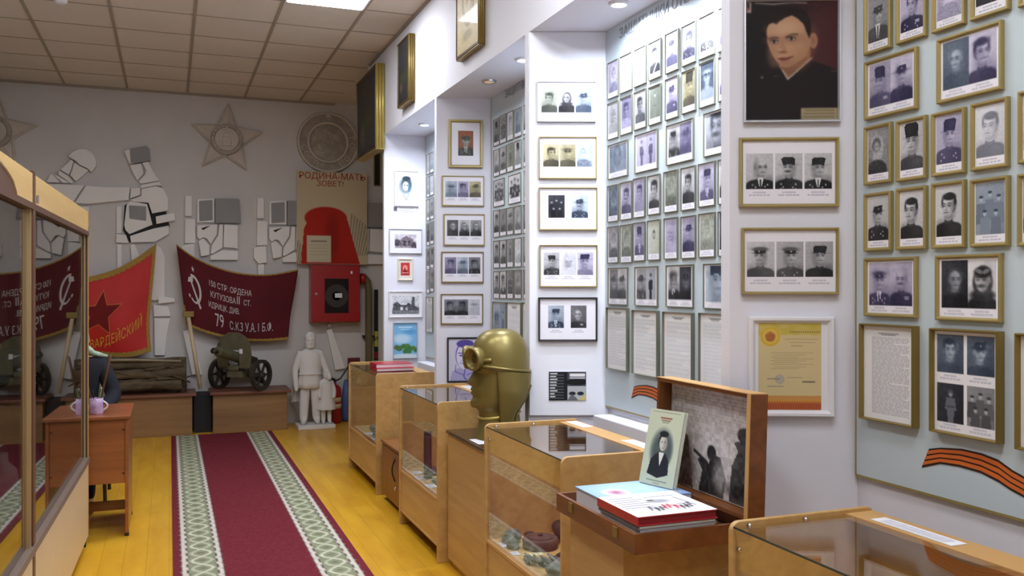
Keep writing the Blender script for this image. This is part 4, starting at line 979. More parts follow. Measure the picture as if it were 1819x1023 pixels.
def lump(cx, cy, z, rx, ry, rz, seed, n=18, m=10, flat=.0):
    """an irregular chunk resting at height z"""
    rs = np.random.RandomState(seed); mb = MB().ball((0, 0, 0), 1.0, n, m)
    k = rs.rand(4, 3)*6-3; ph = rs.rand(4)*6
    vs = []
    for x, y, zz in mb.v:
        d = 1+.16*sum(math.sin(k[i][0]*x+k[i][1]*y+k[i][2]*zz+ph[i]) for i in range(4))
        vs.append([cx+x*rx*d, cy+y*ry*d, max(-rz*.62, zz*rz*d)])
    lo = min(v[2] for v in vs); mb.v = [(a, b, z+c-lo) for a, b, c in vs]
    return mb
SH = .356
# what lies in the case with the mine
mx, my = 1.585, 3.775
t = thing('rusty_mine', 'round rusty iron mine in the case before the suitcase', 'mine', (mx, my, SH))
M = Matrix.Translation((mx, my, SH)) @ Matrix.Scale(.86, 4)
part('casing', MB().lathe([(.001, 0), (.088, 0), (.095, .006), (.096, .045), (.090, .054), (.001, .056)], 40, M), M_RUST, t, smooth=True)
part('pressure_plate', MB().lathe([(.001, .055), (.070, .055), (.066, .060), (.02, .062), (.001, .062)], 36, M), M_RUST, t, smooth=True)
part('fuse', MB().lathe([(.001, .060), (.014, .060), (.012, .070), (.001, .071)], 16, M), M_DKSCRAP, t, smooth=True)
sc = 'scrap finds lying in the display case with the mine'
solid('metal_box', lump(1.485, 3.905, SH, .05, .05, .035, 4), M_SCRAP, 'flat dented grey tin beside the rusty round mine', 'relic', sc, True)
solid('metal_fragment', lump(1.455, 3.81, SH, .03, .035, .03, 5), M_SCRAP, 'small crumpled grey scrap between the tin and the mine', 'relic', sc, True)
solid('metal_fragment', lump(1.73, 3.83, SH, .05, .10, .055, 6), M_DKSCRAP, 'long dark knotted iron scrap behind the rusty mine', 'relic', sc, True)
solid('metal_fragment', lump(1.60, 3.935, SH, .025, .03, .02, 9), M_DKSCRAP, 'thin dark iron scrap at the back behind the grey tin', 'relic', sc, True)
def shell_pile():
    rs = np.random.RandomState(3)
    for i in range(10):
        x = 1.435+.014*i; y = 3.60-.010*i+rs.uniform(-.03, .03); a = rs.uniform(-.5, .5)
        d = Vector((math.sin(a), math.cos(a), 0)).normalized(); z = SH+.010+(.016 if i % 2 else 0)
        t = thing('cartridge_case', 'corroded grey cartridge lying in the heap before the rusty mine', 'cartridge', (x, y, SH), 'corroded cartridges heaped before the rusty mine')
        p0 = Vector((x, y-.05, z))
        part('case', MB().tube([p0, p0+d*.055, p0+d*.066, p0+d*.085], [.0095, .0095, .006, .006], 12), M_SCRAP, t, smooth=True)
        part('bullet', MB().tube([p0+d*.084, p0+d*.098, p0+d*.108], [.0058, .0045, .001], 12), M_DKSCRAP, t, smooth=True)
shell_pile()
solid('metal_fragment', lump(1.60, 3.55, SH, .03, .035, .03, 12), M_DKSCRAP, 'small dark hollow scrap near the mine, on its side away from the aisle', 'relic', sc, True)
solid('metal_fragment', lump(1.52, 3.40, SH, .06, .06, .03, 13), M_SCRAP, 'grey flaking scrap close to the case end panel by the suitcase', 'relic', sc, True)
slip(1.425, 3.83, 1.45, 3.90, SH, 'white slip by the front glass beside the grey tin', seed=6)
slip(1.425, 3.70, 1.46, 3.75, SH, 'tiny white slip by the front glass before the mine', seed=7)
slip(1.47, 3.66, 1.56, 3.70, SH, 'yellowed slip under the edge of the rusty mine', col=(226, 214, 160), seed=8)
# case beside the bust
t = thing('shell_case', 'dark upright shell case standing in the case beside the gold bust', 'shell', (1.50, 5.38, SH))
M = Matrix.Translation((1.50, 5.38, SH))
part('body', MB().lathe([(.001, 0), (.030, 0), (.030, .008), (.025, .014), (.025, .25), (.022, .27), (.001, .27)], 24, M), M_DKSTEEL, t, smooth=True)
part('rim', MB().lathe([(.020, .268), (.024, .27), (.024, .29), (.020, .29)], 24, M), M_DKSCRAP, t, smooth=True)
g2 = 'finds lying in the display case beside the gold bust'
for i, (x, y, a, b_, c_, m_, l_) in enumerate([(1.52, 5.02, .04, .09, .022, M_SCRAP, 'flat grey fragment close to the near end panel'), (1.64, 5.10, .05, .07, .03, M_DKSCRAP, 'dark rounded fragment at the back'),
                               (1.52, 5.22, .03, .06, .02, M_SCRAP, 'narrow grey fragment before the dark shell case'), (1.55, 5.50, .045, .06, .025, M_RUST, 'brown fragment beyond the dark shell case')]):
    solid('metal_fragment', lump(x, y, SH, a, b_, c_, 20+i), m_, l_+', case beside the gold bust', 'relic', g2, True)
for i, (x, y) in enumerate([(1.44, 5.12), (1.44, 5.36), (1.46, 5.52)]):
    slip(x-.01, y, x+.05, y+.09, SH, ['white slip before the grey fragment', 'white slip before the shell case', 'white slip at the far end'][i]+', case beside the gold bust', seed=9+i)
# far case
g3 = 'finds lying in the display case under the red folders'
for i, (x, y, a, b_, c_, m_, l_) in enumerate([(1.58, 6.95, .06, .10, .05, M_SCRAP, 'bulky grey fragment in the middle'), (1.54, 6.72, .05, .07, .03, M_DKSCRAP, 'dark fragment close to the near end panel'), (1.60, 7.25, .05, .08, .035, M_SCRAP, 'low grey fragment at the far side')]):
    solid('metal_fragment', lump(x, y, SH, a, b_, c_, 30+i), m_, l_+', case under the red folders', 'relic', g3, True)
for i, (x, y) in enumerate([(1.47, 6.68), (1.48, 6.86), (1.48, 7.12)]):
    slip(x, y, x+.07, y+.10, SH, ['white slip near the dark fragment', 'white slip before the bulky fragment', 'white slip before the low fragment'][i]+', case under the red folders', seed=13+i)
# closest case: papers under the glass
slip(1.60, 1.75, 1.84, 1.98, SH, 'pale printed sheet under the glass of the case closest to the large portrait', seed=17, rows=14)
slip(1.55, 1.42, 1.80, 1.64, SH, 'second printed sheet under the same glass, closer to the photo edge', seed=18, rows=14)
t = thing('glass_plate', 'round clear glass plate under the glass of the closest case', 'plate', (1.70, 1.36, SH))
part('dish', MB().lathe([(.001, .0), (.05, .0), (.09, .016), (.092, .019), (.05, .004), (.001, .004)], 36, Matrix.Translation((1.70, 1.34, SH+.002))), M_GLASS, t, smooth=True)

# ---------------------------------------------------------------- red folders on the far case
t = thing('red_folder', 'thick red folder lying on top of the far display case', 'folder', (1.66, 7.0, .905), 'red folders on the far display case')
zt = .8915
def folder(name, label, x0, x1, y0, y1, z0, z1, group, cover=M_REDFOLDER, spine='x0'):
    t = thing(name, label, 'folder', ((x0+x1)/2, (y0+y1)/2, z0), group)
    part('cover', MB().box((x0, y0, z0), (x1, y1, z0+.0025)).box((x0, y0, z1-.0025), (x1, y1, z1)).box((x0, y0, z0), (x0+.003, y1, z1)), cover, t, bevel=.0008)
    part('pages', MB().box((x0+.003, y0+.004, z0+.0025), (x1-.006, y1-.004, z1-.0025)), M_PAPER, t)
    return t
bpy.data.objects.remove(t)
folder('red_folder', 'thick red folder topmost on the far display case', 1.50, 1.80, 6.86, 7.10, zt+.022, zt+.050, 'red folders on the far display case')
folder('red_folder', 'flat red folder under the thick one on the far display case', 1.49, 1.79, 6.80, 7.06, zt, zt+.021, 'red folders on the far display case')

# ---------------------------------------------------------------- bedside cupboard
t = thing('bedside_cupboard', 'low brown cupboard with curved door handle between two display cases', 'cupboard', (1.66, 6.13, 0))
x0, x1, y0_, y1_ = 1.455, 1.77, 5.80, 6.46
part('carcass', MB().box((x0+.016, y0_, .03), (x1, y1_, .41)), M_WALNUT, t, bevel=.002)
part('top', MB().box((x0-.006, y0_-.008, .41), (x1, y1_+.008, .43)), M_WALNUT, t, bevel=.002)
part('plinth', MB().box((x0+.03, y0_+.01, 0), (x1, y1_-.01, .03)), M_DARKTOP, t)
dr = part('door', MB().box((x0, y0_+.02, .04), (x0+.016, y1_-.004, .40)), M_WALNUT, t, bevel=.002)
hp = [(x0, 6.04+.025*math.sin(PI*k/10)*0, .20+.16*k/10) for k in range(11)]
hp = [(x0-.022*math.sin(PI*k/10), 6.05, .20+.16*k/10) for k in range(11)]
part('handle', MB().tube(hp, .005, 8), M_BLACKMETAL, dr, smooth=True)
part('lock', MB().lathe([(.001, 0), (.011, 0), (.011, .012), (.001, .012)], 16, Matrix.Translation((x0, 6.02, .16)) @ Matrix.Rotation(R(-90), 4, 'Y')), M_CHROME, dr, smooth=True)

# ---------------------------------------------------------------- pedestal and gold bust
t = thing('pedestal', 'tall beech pedestal with dark top carrying the gold bust', 'pedestal', (1.64, 4.41, 0))
px0, px1, py0, py1 = 1.445, 1.772, 4.045, 4.77
part('body', MB().box((px0, py0+.004, .04), (px1, py1-.004, .735)), M_BEECHV, t, bevel=.002)
part('top', MB().box((px0-.01, py0-.004, .735), (px1, py1+.006, .752)), M_DARKTOP, t, bevel=.002)
part('plinth', MB().box((px0+.02, py0+.02, 0), (px1, py1-.02, .04)), M_BEECHE, t)
slip(1.455, 4.27, 1.52, 4.42, .752, 'small white label card on the dark pedestal top before the gold bust', name='label_card', seed=21)

def head_shape(profile, nrm_w, n=40):
    """head from level rings: profile rows are (height, front, back, half width, how strongly the front keeps to the middle)"""
    P = []
    for (z, f, b, hw, mid) in profile:
        row = []
        for j in range(n+1):
            a = 2*PI*j/n; c, s_ = math.cos(a), math.sin(a)
            cen = (f-b)/2*.0
            fr = f if c > 0 else -b
            basef = min(f, mid) if c > 0 else -b
            # soft elliptical ring, then the nose, lips or chin added along the middle line
            e = 2.3
            rr = 1.0/((abs(c)**e+abs(s_)**e)**(1/e))
            x = c*rr*(basef if c > 0 else -b); y = s_*rr*hw
            if c > 0 and f > mid: x += (f-mid)*math.exp(-(y/.022)**2)
            row.append((x, y, z))
        P.append(row)
    return P
HEADPROF = [(0.0, .118, -.128, .115, 1), (.03, .112, -.122, .108, 1), (.075, .100, -.108, .098, 1), (.125, .097, -.100, .094, 1), (.138, .100, -.098, .094, 1), (.150, .112, -.098, .097, .108), (.158, .138, -.099, .101, .122), (.172, .145, -.100, .105, .127),
            (.188, .144, -.101, .109, .128), (.204, .134, -.103, .112, .124), (.212, .131, -.103, .113, .122), (.222, .142, -.104, .114, .124), (.232, .143, -.106, .115, .125), (.238, .137, -.106, .115, .126), (.244, .145, -.107, .116, .126),
            (.254, .141, -.108, .117, .124), (.262, .136, -.110, .118, .122), (.270, .152, -.112, .119, .121), (.280, .163, -.115, .120, .120), (.292, .156, -.118, .121, .118), (.310, .143, -.121, .122, .114), (.326, .133, -.124, .122, .112), (.338, .127, -.127, .122, .116),
            (.352, .130, -.130, .122, .128), (.368, .130, -.132, .121, .13), (.40, .125, -.134, .118, 1), (.45, .110, -.128, .104, 1), (.49, .085, -.105, .080, 1), (.515, .05, -.07, .05, 1), (.525, .01, -.02, .01, 1)]
def face_details(M, parent, skin, dark=None):
    """eyes, brows, ears and lips on a head made from level rings"""
    for q in (-1, 1):
        e = part('eye', MB().ball((.112, q*.044, .338), (.014, .020, .011), 12, 8, M), dark and M_PAPER or skin, parent, smooth=True)
        if dark: part('pupil', MB().ball((.123, q*.043, .338), (.006, .009, .009), 10, 6, M), dark, e, smooth=True)
        part('brow', MB().tube([(.123, q*.018, .356), (.125, q*.045, .364), (.098, q*.080, .356)], [.006, .008, .004], 8, M), dark or skin, parent, smooth=True)
        part('ear', MB().ball((-.005, q*.122, .315), (.024, .012, .038), 12, 8, M), skin, parent, smooth=True)
    part('lips', MB().tube([(.128, -.034, .232), (.143, 0, .236), (.128, .034, .232)], [.004, .009, .004], 8, M), dark and mat('lips', (170, 100, 92), .5) or skin, parent, smooth=True)
def bust():
    o = Vector((1.618, 4.42, .752)); fd = R(176)          # facing the aisle
    M = Matrix.Translation(o) @ Matrix.Rotation(fd, 4, 'Z') @ Matrix.Scale(1.06, 4)
    t = thing('portrait_bust', 'gold painted bust in flying helmet with raised goggles on the pedestal', 'bust', o)
    hb = MB().grid(head_shape(HEADPROF, 1), M)
    head = part('head', hb, M_BUST, t, smooth=True)
    for q in (-1, 1):   # brows, eyes, ears of the face
        part('eye', MB().ball((.108, q*.045, .338), (.016, .021, .012), 14, 10, M), M_BUST, head, smooth=True)
        part('brow', MB().tube([(.122, q*.018, .356), (.126, q*.045, .364), (.100, q*.080, .356)], [.007, .009, .005], 10, M), M_BUST, head, smooth=True)
    # helmet shell, rounder than a half ball
    P = []
    for i in range(19):
        a = PI/2*i/18; kz = math.sin(a)**.76 if i else 0; k = math.cos(a)**.76 if i < 18 else .01
        P.append([(math.cos(2*PI*j/56)*.146*k-.010, math.sin(2*PI*j/56)*.136*k, .352+.190*kz+.020*(1-kz)*math.cos(2*PI*j/56)) for j in range(57)])
    part('helmet', MB().grid(P, M), M_BUST, t, smooth=True)
    rim = [(math.cos(2*PI*j/56)*.147-.010, math.sin(2*PI*j/56)*.137, .350+.020*math.cos(2*PI*j/56)) for j in range(56)]
    part('helmet_rim', MB().tube(rim, .008, 10, M, closed=True), M_BUST, t, smooth=True)
    seam = [(math.cos(2*PI*j/56)*.149-.010, math.sin(2*PI*j/56)*.139, .339+.020*math.cos(2*PI*j/56)) for j in range(56)]
    part('helmet_seam', MB().tube(seam, .003, 8, M, closed=True), M_BUSTDK, t, smooth=True)
    fe = [(.040, .345), (.036, .28), (.030, .20), (.024, .12), (.020, .04)]; be = [(-.150, .325), (-.142, .265), (-.105, .20), (-.055, .13), (-.034, .04)]
    def along(e, s):
        s *= len(e)-1; i = min(int(s), len(e)-2); f = s-i; return (e[i][0]+(e[i+1][0]-e[i][0])*f, e[i][1]+(e[i+1][1]-e[i][1])*f)
    for q in (-1, 1):
        G, H = [], []
        for i in range(21):
            a, b = along(fe, i/20), along(be, i/20); r0, r1 = [], []
            for j in range(13):
                f = j/12; x = a[0]+(b[0]-a[0])*f; z = a[1]+(b[1]-a[1])*f
                w_ = (.131 if z > .24 else .131-.030*(.24-z)/.2)*math.sqrt(max(.06, 1-abs((x+.01)/.158)**2.3))
                bulge = .012*math.sin(PI*f)**.5
                r0.append((x, q*(w_+bulge), z)); r1.append((x, q*(w_-.012), z))
            G.append(r0); H.append(r1)
        fl = MB().grid(G, M).grid(H, M, True)
        for e in (0, 12): fl.grid([[G[i][e], H[i][e]] for i in range(21)], M)
        part('ear_flap', fl, M_BUST, t, smooth=True)
        part('flap_seam', MB().tube([(x+.003, y, z) for (x, y, z) in [g[0] for g in G]], .003, 8, M), M_BUSTDK, t, smooth=True)
        part('flap_seam', MB().tube([(x-.003, y, z) for (x, y, z) in [g[12] for g in G[5:]]], .003, 8, M), M_BUSTDK, t, smooth=True)
    # goggles pushed up on the brow
    band = [(.146*math.cos(a)-.008, .138*math.sin(a), .402-.012*math.cos(a)) for a in [R(-58+116*k/24) for k in range(25)]]
    gg = part('goggles', MB().tube(band, [.010]*25, 10, M), M_BUST, t, smooth=True)
    for q in (-1, 1):
        D = Vector((.93, q*.40, -.10)).normalized(); c0 = Vector((.132, q*.054, .400))
        Q = M @ Matrix.Translation(c0) @ D.to_track_quat('Z', 'Y').to_matrix().to_4x4()
        part('goggle_cup', MB().lathe([(.052, -.03), (.056, -.005), (.060, .018), (.054, .030), (.044, .026), (.040, .006)], 28, Q), M_BUST, gg, smooth=True)
        part('goggle_lens', MB().lathe([(.001, .008), (.042, .004), (.042, .0), (.001, .0)][::-1], 24, Q), M_BUSTDK, gg, smooth=True)
    ringp = [(.102*math.cos(2*PI*j/32)-.002, .098*math.sin(2*PI*j/32), .118-.014*math.cos(2*PI*j/32)) for j in range(32)]
    part('collar', MB().tube(ringp, .007, 10, M, closed=True), M_GOLDEDGE, t, smooth=True)
bust()

# ---------------------------------------------------------------- suitcase on its pedestal
t = thing('pedestal', 'short beech pedestal under the open wooden suitcase', 'pedestal', (1.51, 2.66, 0))
part('body', MB().box((1.30, 2.44, .04), (1.72, 2.83, .757)), M_BEECHV, t, bevel=.002)
part('top', MB().box((1.295, 2.435, .757), (1.72, 2.835, .772)), M_BEECH, t, bevel=.002)
part('plinth', MB().box((1.32, 2.46, 0), (1.72, 2.81, .04)), M_BEECHE, t)
sx0, sx1, sy0, sy1, sz0, sz1 = 1.255, 1.70, 2.285, 2.845, .773, .832
t = thing('suitcase', 'open brown wooden suitcase full of books on the short pedestal', 'suitcase', ((sx0+sx1)/2, (sy0+sy1)/2, sz0))
w_ = .012
part('tray', MB().box((sx0, sy0, sz0), (sx1, sy1, sz0+.008)).box((sx0, sy0, sz0+.008), (sx0+w_, sy1, sz1)).box((sx1-w_, sy0, sz0+.008), (sx1, sy1, sz1))
     .box((sx0+w_, sy0, sz0+.008), (sx1-w_, sy0+w_, sz1)).box((sx0+w_, sy1-w_, sz0+.008), (sx1-w_, sy1, sz1)), M_CASEBROWN, t)
LM = Matrix.Translation((sx1+.004, 0, sz1)) @ Matrix.Rotation(R(2), 4, 'Y')
lz = .385
lid = part('lid', MB().box((-.008, sy0, 0), (0, sy1, lz), LM).box((-.062, sy0, 0), (-.008, sy0+w_, lz), LM).box((-.062, sy1-w_, 0), (-.008, sy1, lz), LM)
     .box((-.062, sy0+w_, lz-w_), (-.008, sy1-w_, lz), LM).box((-.062, sy0+w_, 0), (-.008, sy1-w_, w_), LM), M_CASEBROWN, t)
part('lid_edge', MB().box((-.066, sy0, lz), (0, sy1, lz+.003), LM).box((-.066, sy0, 0), (-.062, sy0+w_+.003, lz), LM), M_BEECHE, lid)
def lidpic(ratio):
    c = Canvas(120, ratio, (196, 188, 184)); h = ratio
    for i in range(15):
        y = .03+.021*i; rs = np.random.RandomState(i); x = .04
        while x < .93: wl = rs.uniform(.03, .1); c.rect(x, y, min(.94, x+wl), y+.008, (136, 126, 124), .6); x += wl+.010
    c.ell(.35, .62*h, .5, .2, (150, 142, 138), .6, soft=30); c.ell(.55, .55*h, .35, .2, (214, 208, 204), .8, soft=20)
    c.poly([(0, .5*h), (.1, .42*h), (.22, .5*h), (.30, h), (0, h)], (92, 72, 64)); c.ell(.1, .8*h, .2, .2, (72, 54, 48), .8, soft=8)
    dk = (46, 44, 44)
    c.poly([(.36, h), (.4, .78*h), (.34, .7*h), (.38, .66*h), (.46, .72*h), (.52, .6*h), (.6, .62*h), (.66, .8*h), (.64, h)], dk); c.ell(.5, .6*h, .05, .05, dk); c.line([(.3, .62*h), (.45, .7*h), (.5, .78*h)], .022, dk)
    c.poly([(.7, h), (.72, .66*h), (.78, .52*h), (.74, .44*h), (.84, .4*h), (.98, .42*h), (1, h)], (66, 62, 62)); c.ell(.86, .36*h, .09, .05, (56, 54, 54)); c.ell(.93, .6*h, .05, .1, (120, 114, 112), .7, soft=5); c.ell(.6, .8*h, .07, .1, (190, 184, 180), .7, soft=6)
    c.ell(.82, .88*h, .14, .05, (30, 28, 28), .8, soft=4); c.speckle(34, 4, 3); return c
a = LM @ Vector((-.010, sy1-w_-.004, lz-w_-.004)); wd = sy1-sy0-2*w_-.008; ht = lz-2*w_-.008
Vd = (LM.to_3x3() @ Vector((0, 0, -1)))
picture_mesh('lining_print', lidpic(ht/wd), a, Vector((0, -1, 0)), Vd, wd, ht, lid, M_MATTE)
for y in (sy0+.12, sy1-.12):
    part('latch', MB().box((sx0-.004, y-.014, sz0+.02), (sx0, y+.014, sz1-.006)), M_OLDGOLD, t, bevel=.001)

def book(name, label, O, ex, ey, ez, wd, dp, th, cover, canv, group, edge=M_PAPER):
    """a closed book: O one corner of its lower cover; ex, ey span the cover, ez is its thickness direction"""
    O, ex, ey, ez = Vector(O), Vector(ex).normalized(), Vector(ey).normalized(), Vector(ez).normalized()
    t = thing(name, label, 'book', O+ex*wd/2+ey*dp/2, group)
    c = .003
    sl = lambda x0, y0, z0, x1, y1, z1: MB().prism([O+ex*x0+ey*y0+ez*z0, O+ex*x1+ey*y0+ez*z0, O+ex*x1+ey*y1+ez*z0, O+ex*x0+ey*y1+ez*z0], ez*(z1-z0))
    cv = sl(0, 0, 0, wd, dp, c)
    for q in (sl(0, 0, th-c, wd, dp, th), sl(0, 0, c, c, dp, th-c)): cv.add(q.v, q.f)
    part('cover', cv, cover, t)
    part('pages', sl(c, .003, c, wd-.004, dp-.003, th-c), edge, t)
    if canv:
        picture_mesh('cover_print', canv(dp/wd), O+ey*dp+ez*(th+.0006), ex, -ey, wd, dp, t, M_PRINT)
    return t
M_REDEDGE = mat('dark red cloth', (122, 18, 34), .5)
BK = 'books and booklets in the wooden suitcase'
M_BLUECOV = mat('pale blue cover', (150, 184, 236), 0.35, coat=0.3)
M_GREENCOV = mat('pale green cover', (196, 206, 178), 0.45)
def bluecov(ratio):
    c = Canvas(70, ratio, (138, 176, 236)); c.ell(.5, .5*ratio, .5, .4, (186, 212, 246), .8, soft=20); c.rect(.06, .10*ratio, .30, .24*ratio, (214, 224, 240)); 
    for i in range(5): c.rect(.08+.045*i, .12*ratio, .105+.045*i, .22*ratio, (120, 140, 180))
    c.ell(.72, .42*ratio, .15, .17, (224, 214, 232)); c.ell(.72, .42*ratio, .09, .1, (206, 170, 196)); c.ell(.72, .42*ratio, .04, .05, (180, 110, 130)); return c
z = sz0+.009
book('book', 'thick blue and white book at the far side of the suitcase', (1.625, 2.80, z), (-1, 0, 0), (0, -1, 0), (0, 0, 1), .32, .228, .078, M_BLUECOV, bluecov, BK)
def whitesheet(ratio):
    c = Canvas(110, ratio, (236, 234, 242)); rs = np.random.RandomState(5)
    for i in range(6): c.rect(.05, (.16+.09*i)*ratio, .05+rs.uniform(.3, .42), (.16+.09*i)*ratio+.016, (60, 56, 66))
    for i, col in enumerate([(60, 56, 62), (40, 38, 44), (44, 40, 46), (170, 40, 56), (176, 44, 58), (170, 40, 56), (60, 50, 56), (40, 36, 42), (60, 56, 62)]):
        x = .30+.065*i; y = (.70+.05*math.sin(i*1.3))*ratio
        c.line([(x, y+.09), (x+.03, y-.08), (x+.075, y+.06)], .02, col); c.line([(x+.015, y+.02), (x+.06, y)], .014, col)
        if i % 2: c.ell(x+.05, y+.02, .03, .045, col); c.ell(x+.05, y+.02, .014, .026, (236, 234, 242))
    c.ell(.58, .42*ratio, .14, .08, (150, 150, 156), .8, soft=4); c.ell(.5, .36*ratio, .05, .03, (70, 70, 74)); c.line([(.84, .3*ratio), (.88, .6*ratio), (.7, .62*ratio)], .016, (60, 58, 64)); c.rect(.5, .2*ratio, .9, .22*ratio, (110, 108, 116)); return c
book('book', 'dark book hidden at the bottom of the stack in the suitcase', (1.290, 2.31, z), (1, 0, 0), (0, 1, 0), (0, 0, 1), .25, .25, .034, M_GREYCLOTH, None, BK)
book('booklet', 'white booklet under the thin grey one at the near corner of the suitcase', (1.285, 2.306, z+.035), (1, 0, 0), (0, 1, 0), (0, 0, 1), .26, .262, .020, M_PAPER, None, BK)
book('booklet', 'thin grey booklet between the white one and the red folder', (1.278, 2.304, z+.0555), (1, 0, 0), (0, 1, 0), (0, 0, 1), .268, .262, .012, M_GREYCLOTH, None, BK)
book('folder', 'red folder with a white printed sheet on top of the stack in the suitcase', (1.274, 2.302, z+.068), (1, 0, 0), (0, 1, 0), (0, 0, 1), .272, .264, .026, M_REDFOLDER, whitesheet, BK, M_REDEDGE)
def greencov(ratio):
    c = Canvas(80, ratio, (202, 210, 184)); h = ratio
    c.ell(.5, .53*h, .33, .46*1.05, (120, 130, 124), .9, soft=5); c.ell(.52, .55*h, .28, .42, (80, 90, 90), .9, soft=6)
    c.poly([(.18, .86*h), (.24, .66*h), (.42, .56*h), (.62, .56*h), (.76, .66*h), (.8, .84*h), (.5, .9*h)], (44, 46, 50))
    c.ell(.52, .42*h, .135, .19, (44, 46, 48)); c.ell(.53, .44*h, .11, .17, (208, 204, 190)); c.ell(.6, .44*h, .06, .15, (150, 148, 138), .7, soft=3); c.ell(.52, .32*h, .13, .07, (40, 42, 44))
    c.poly([(.44, .56*h), (.60, .56*h), (.52, .74*h)], (232, 230, 220)); c.rect(.47, .42*h, .51, .43*h, (60, 60, 60)); c.rect(.56, .42*h, .6, .43*h, (60, 60, 60)); c.rect(.5, .5*h, .57, .508*h, (120, 90, 84))
    c.rect(.1, .03*h, .9, .04*h, (150, 156, 136)); c.rect(.34, .1*h, .68, .12*h, (150, 90, 70)); c.rect(.38, .135*h, .64, .15*h, (130, 100, 84)); c.rect(.4, .165*h, .6, .175*h, (130, 130, 110)); c.rect(.2, .93*h, .8, .945*h, (140, 146, 126)); c.rect(.4, .965*h, .6, .975*h, (140, 146, 126)); return c
bl = Vector((1.540, 2.775, z+.081)); e = Vector((.30, -.954, 0)).normalized(); up = Vector((.30, -.17, .94)); up = (up-e*up.dot(e)).normalized(); nn = e.cross(up)
if nn.x > 0: nn = -nn
book('book', 'pale green book with oval portrait leaning against the suitcase lid', bl-nn*.02, e, up, nn, .155, .262, .02, M_GREENCOV, greencov, BK)

# ================================================================ CARPET RUNNER
def carpet():
    X0, X1, YA, YE = .02, 1.02, .6, 9.84
    L = YE-YA; W = 96; H = 900
    x = np.linspace(0, 1, W)[None, :].repeat(H, 0); y = np.linspace(0, L, H)[:, None].repeat(W, 1)
    rs = np.random.RandomState(1)
    red = np.array([110, 36, 46.]); a = np.empty((H, W, 3)); a[:] = red
    d = np.minimum(x, 1-x)
    grn = np.array([136, 140, 112.]); bei = np.array([206, 198, 186.]); dk = np.array([58, 44, 50.])
    wob = .004*np.sin(y*2*PI/.11)
    def st(lo, hi, col, al=1.0):
        m = np.clip(np.minimum(d+wob-lo, hi-d-wob)/.006+.5, 0, 1)[..., None]*al
        return a*(1-m)+np.array(col)*m
    a = st(.042, .262, dk); a = st(.046, .258, bei); a = st(.074, .232, dk); a = st(.080, .226, grn)
    u = (d-.153)/.070; per = .30
    for ph, wd, col, al in ((0, .13, (208, 206, 184), .95), (PI, .13, (196, 196, 172), .8)):
        c = .74*np.sin(2*PI*y/per+ph); m = np.clip((wd-np.abs(u-c)/np.sqrt(1+(2*PI/per*.052*np.cos(2*PI*y/per+ph))**2))/.1+.5, 0, 1)*(np.abs(u) < 1)
        a = a*(1-m[..., None]*al)+np.array(col)*m[..., None]*al
    m = np.clip((.26-np.hypot(u, ((y % (per/2))-per/4)/.07*1.0))/.1+.5, 0, 1)*(np.abs(u) < 1); a = a*(1-m[..., None]*.6)+np.array([96, 100, 76.])*m[..., None]*.6
    m = np.clip((.9-np.hypot(u, ((y % per)-per/2)/.02))/.3, 0, 1)*0
    a += (rs.rand(H, W, 1)-.5)*16
    c = Canvas(4, 1); c.a = a[::-1]; c.H, c.W = H, W
    t = thing('carpet_runner', 'crimson carpet runner with pale patterned borders down the yellow floor', 'carpet', ((X0+X1)/2, (YA+YE)/2, 0))
    part('backing', MB().box((X0, YA, 0.0005), (X1, YE, .0075)), mat('carpet edge', (96, 24, 40), 0.95), t)
    picture_mesh('pile', c, (X0, YE, .008), Vector((1, 0, 0)), Vector((0, -1, 0)), X1-X0, L, t, M_CARPET)
carpet()

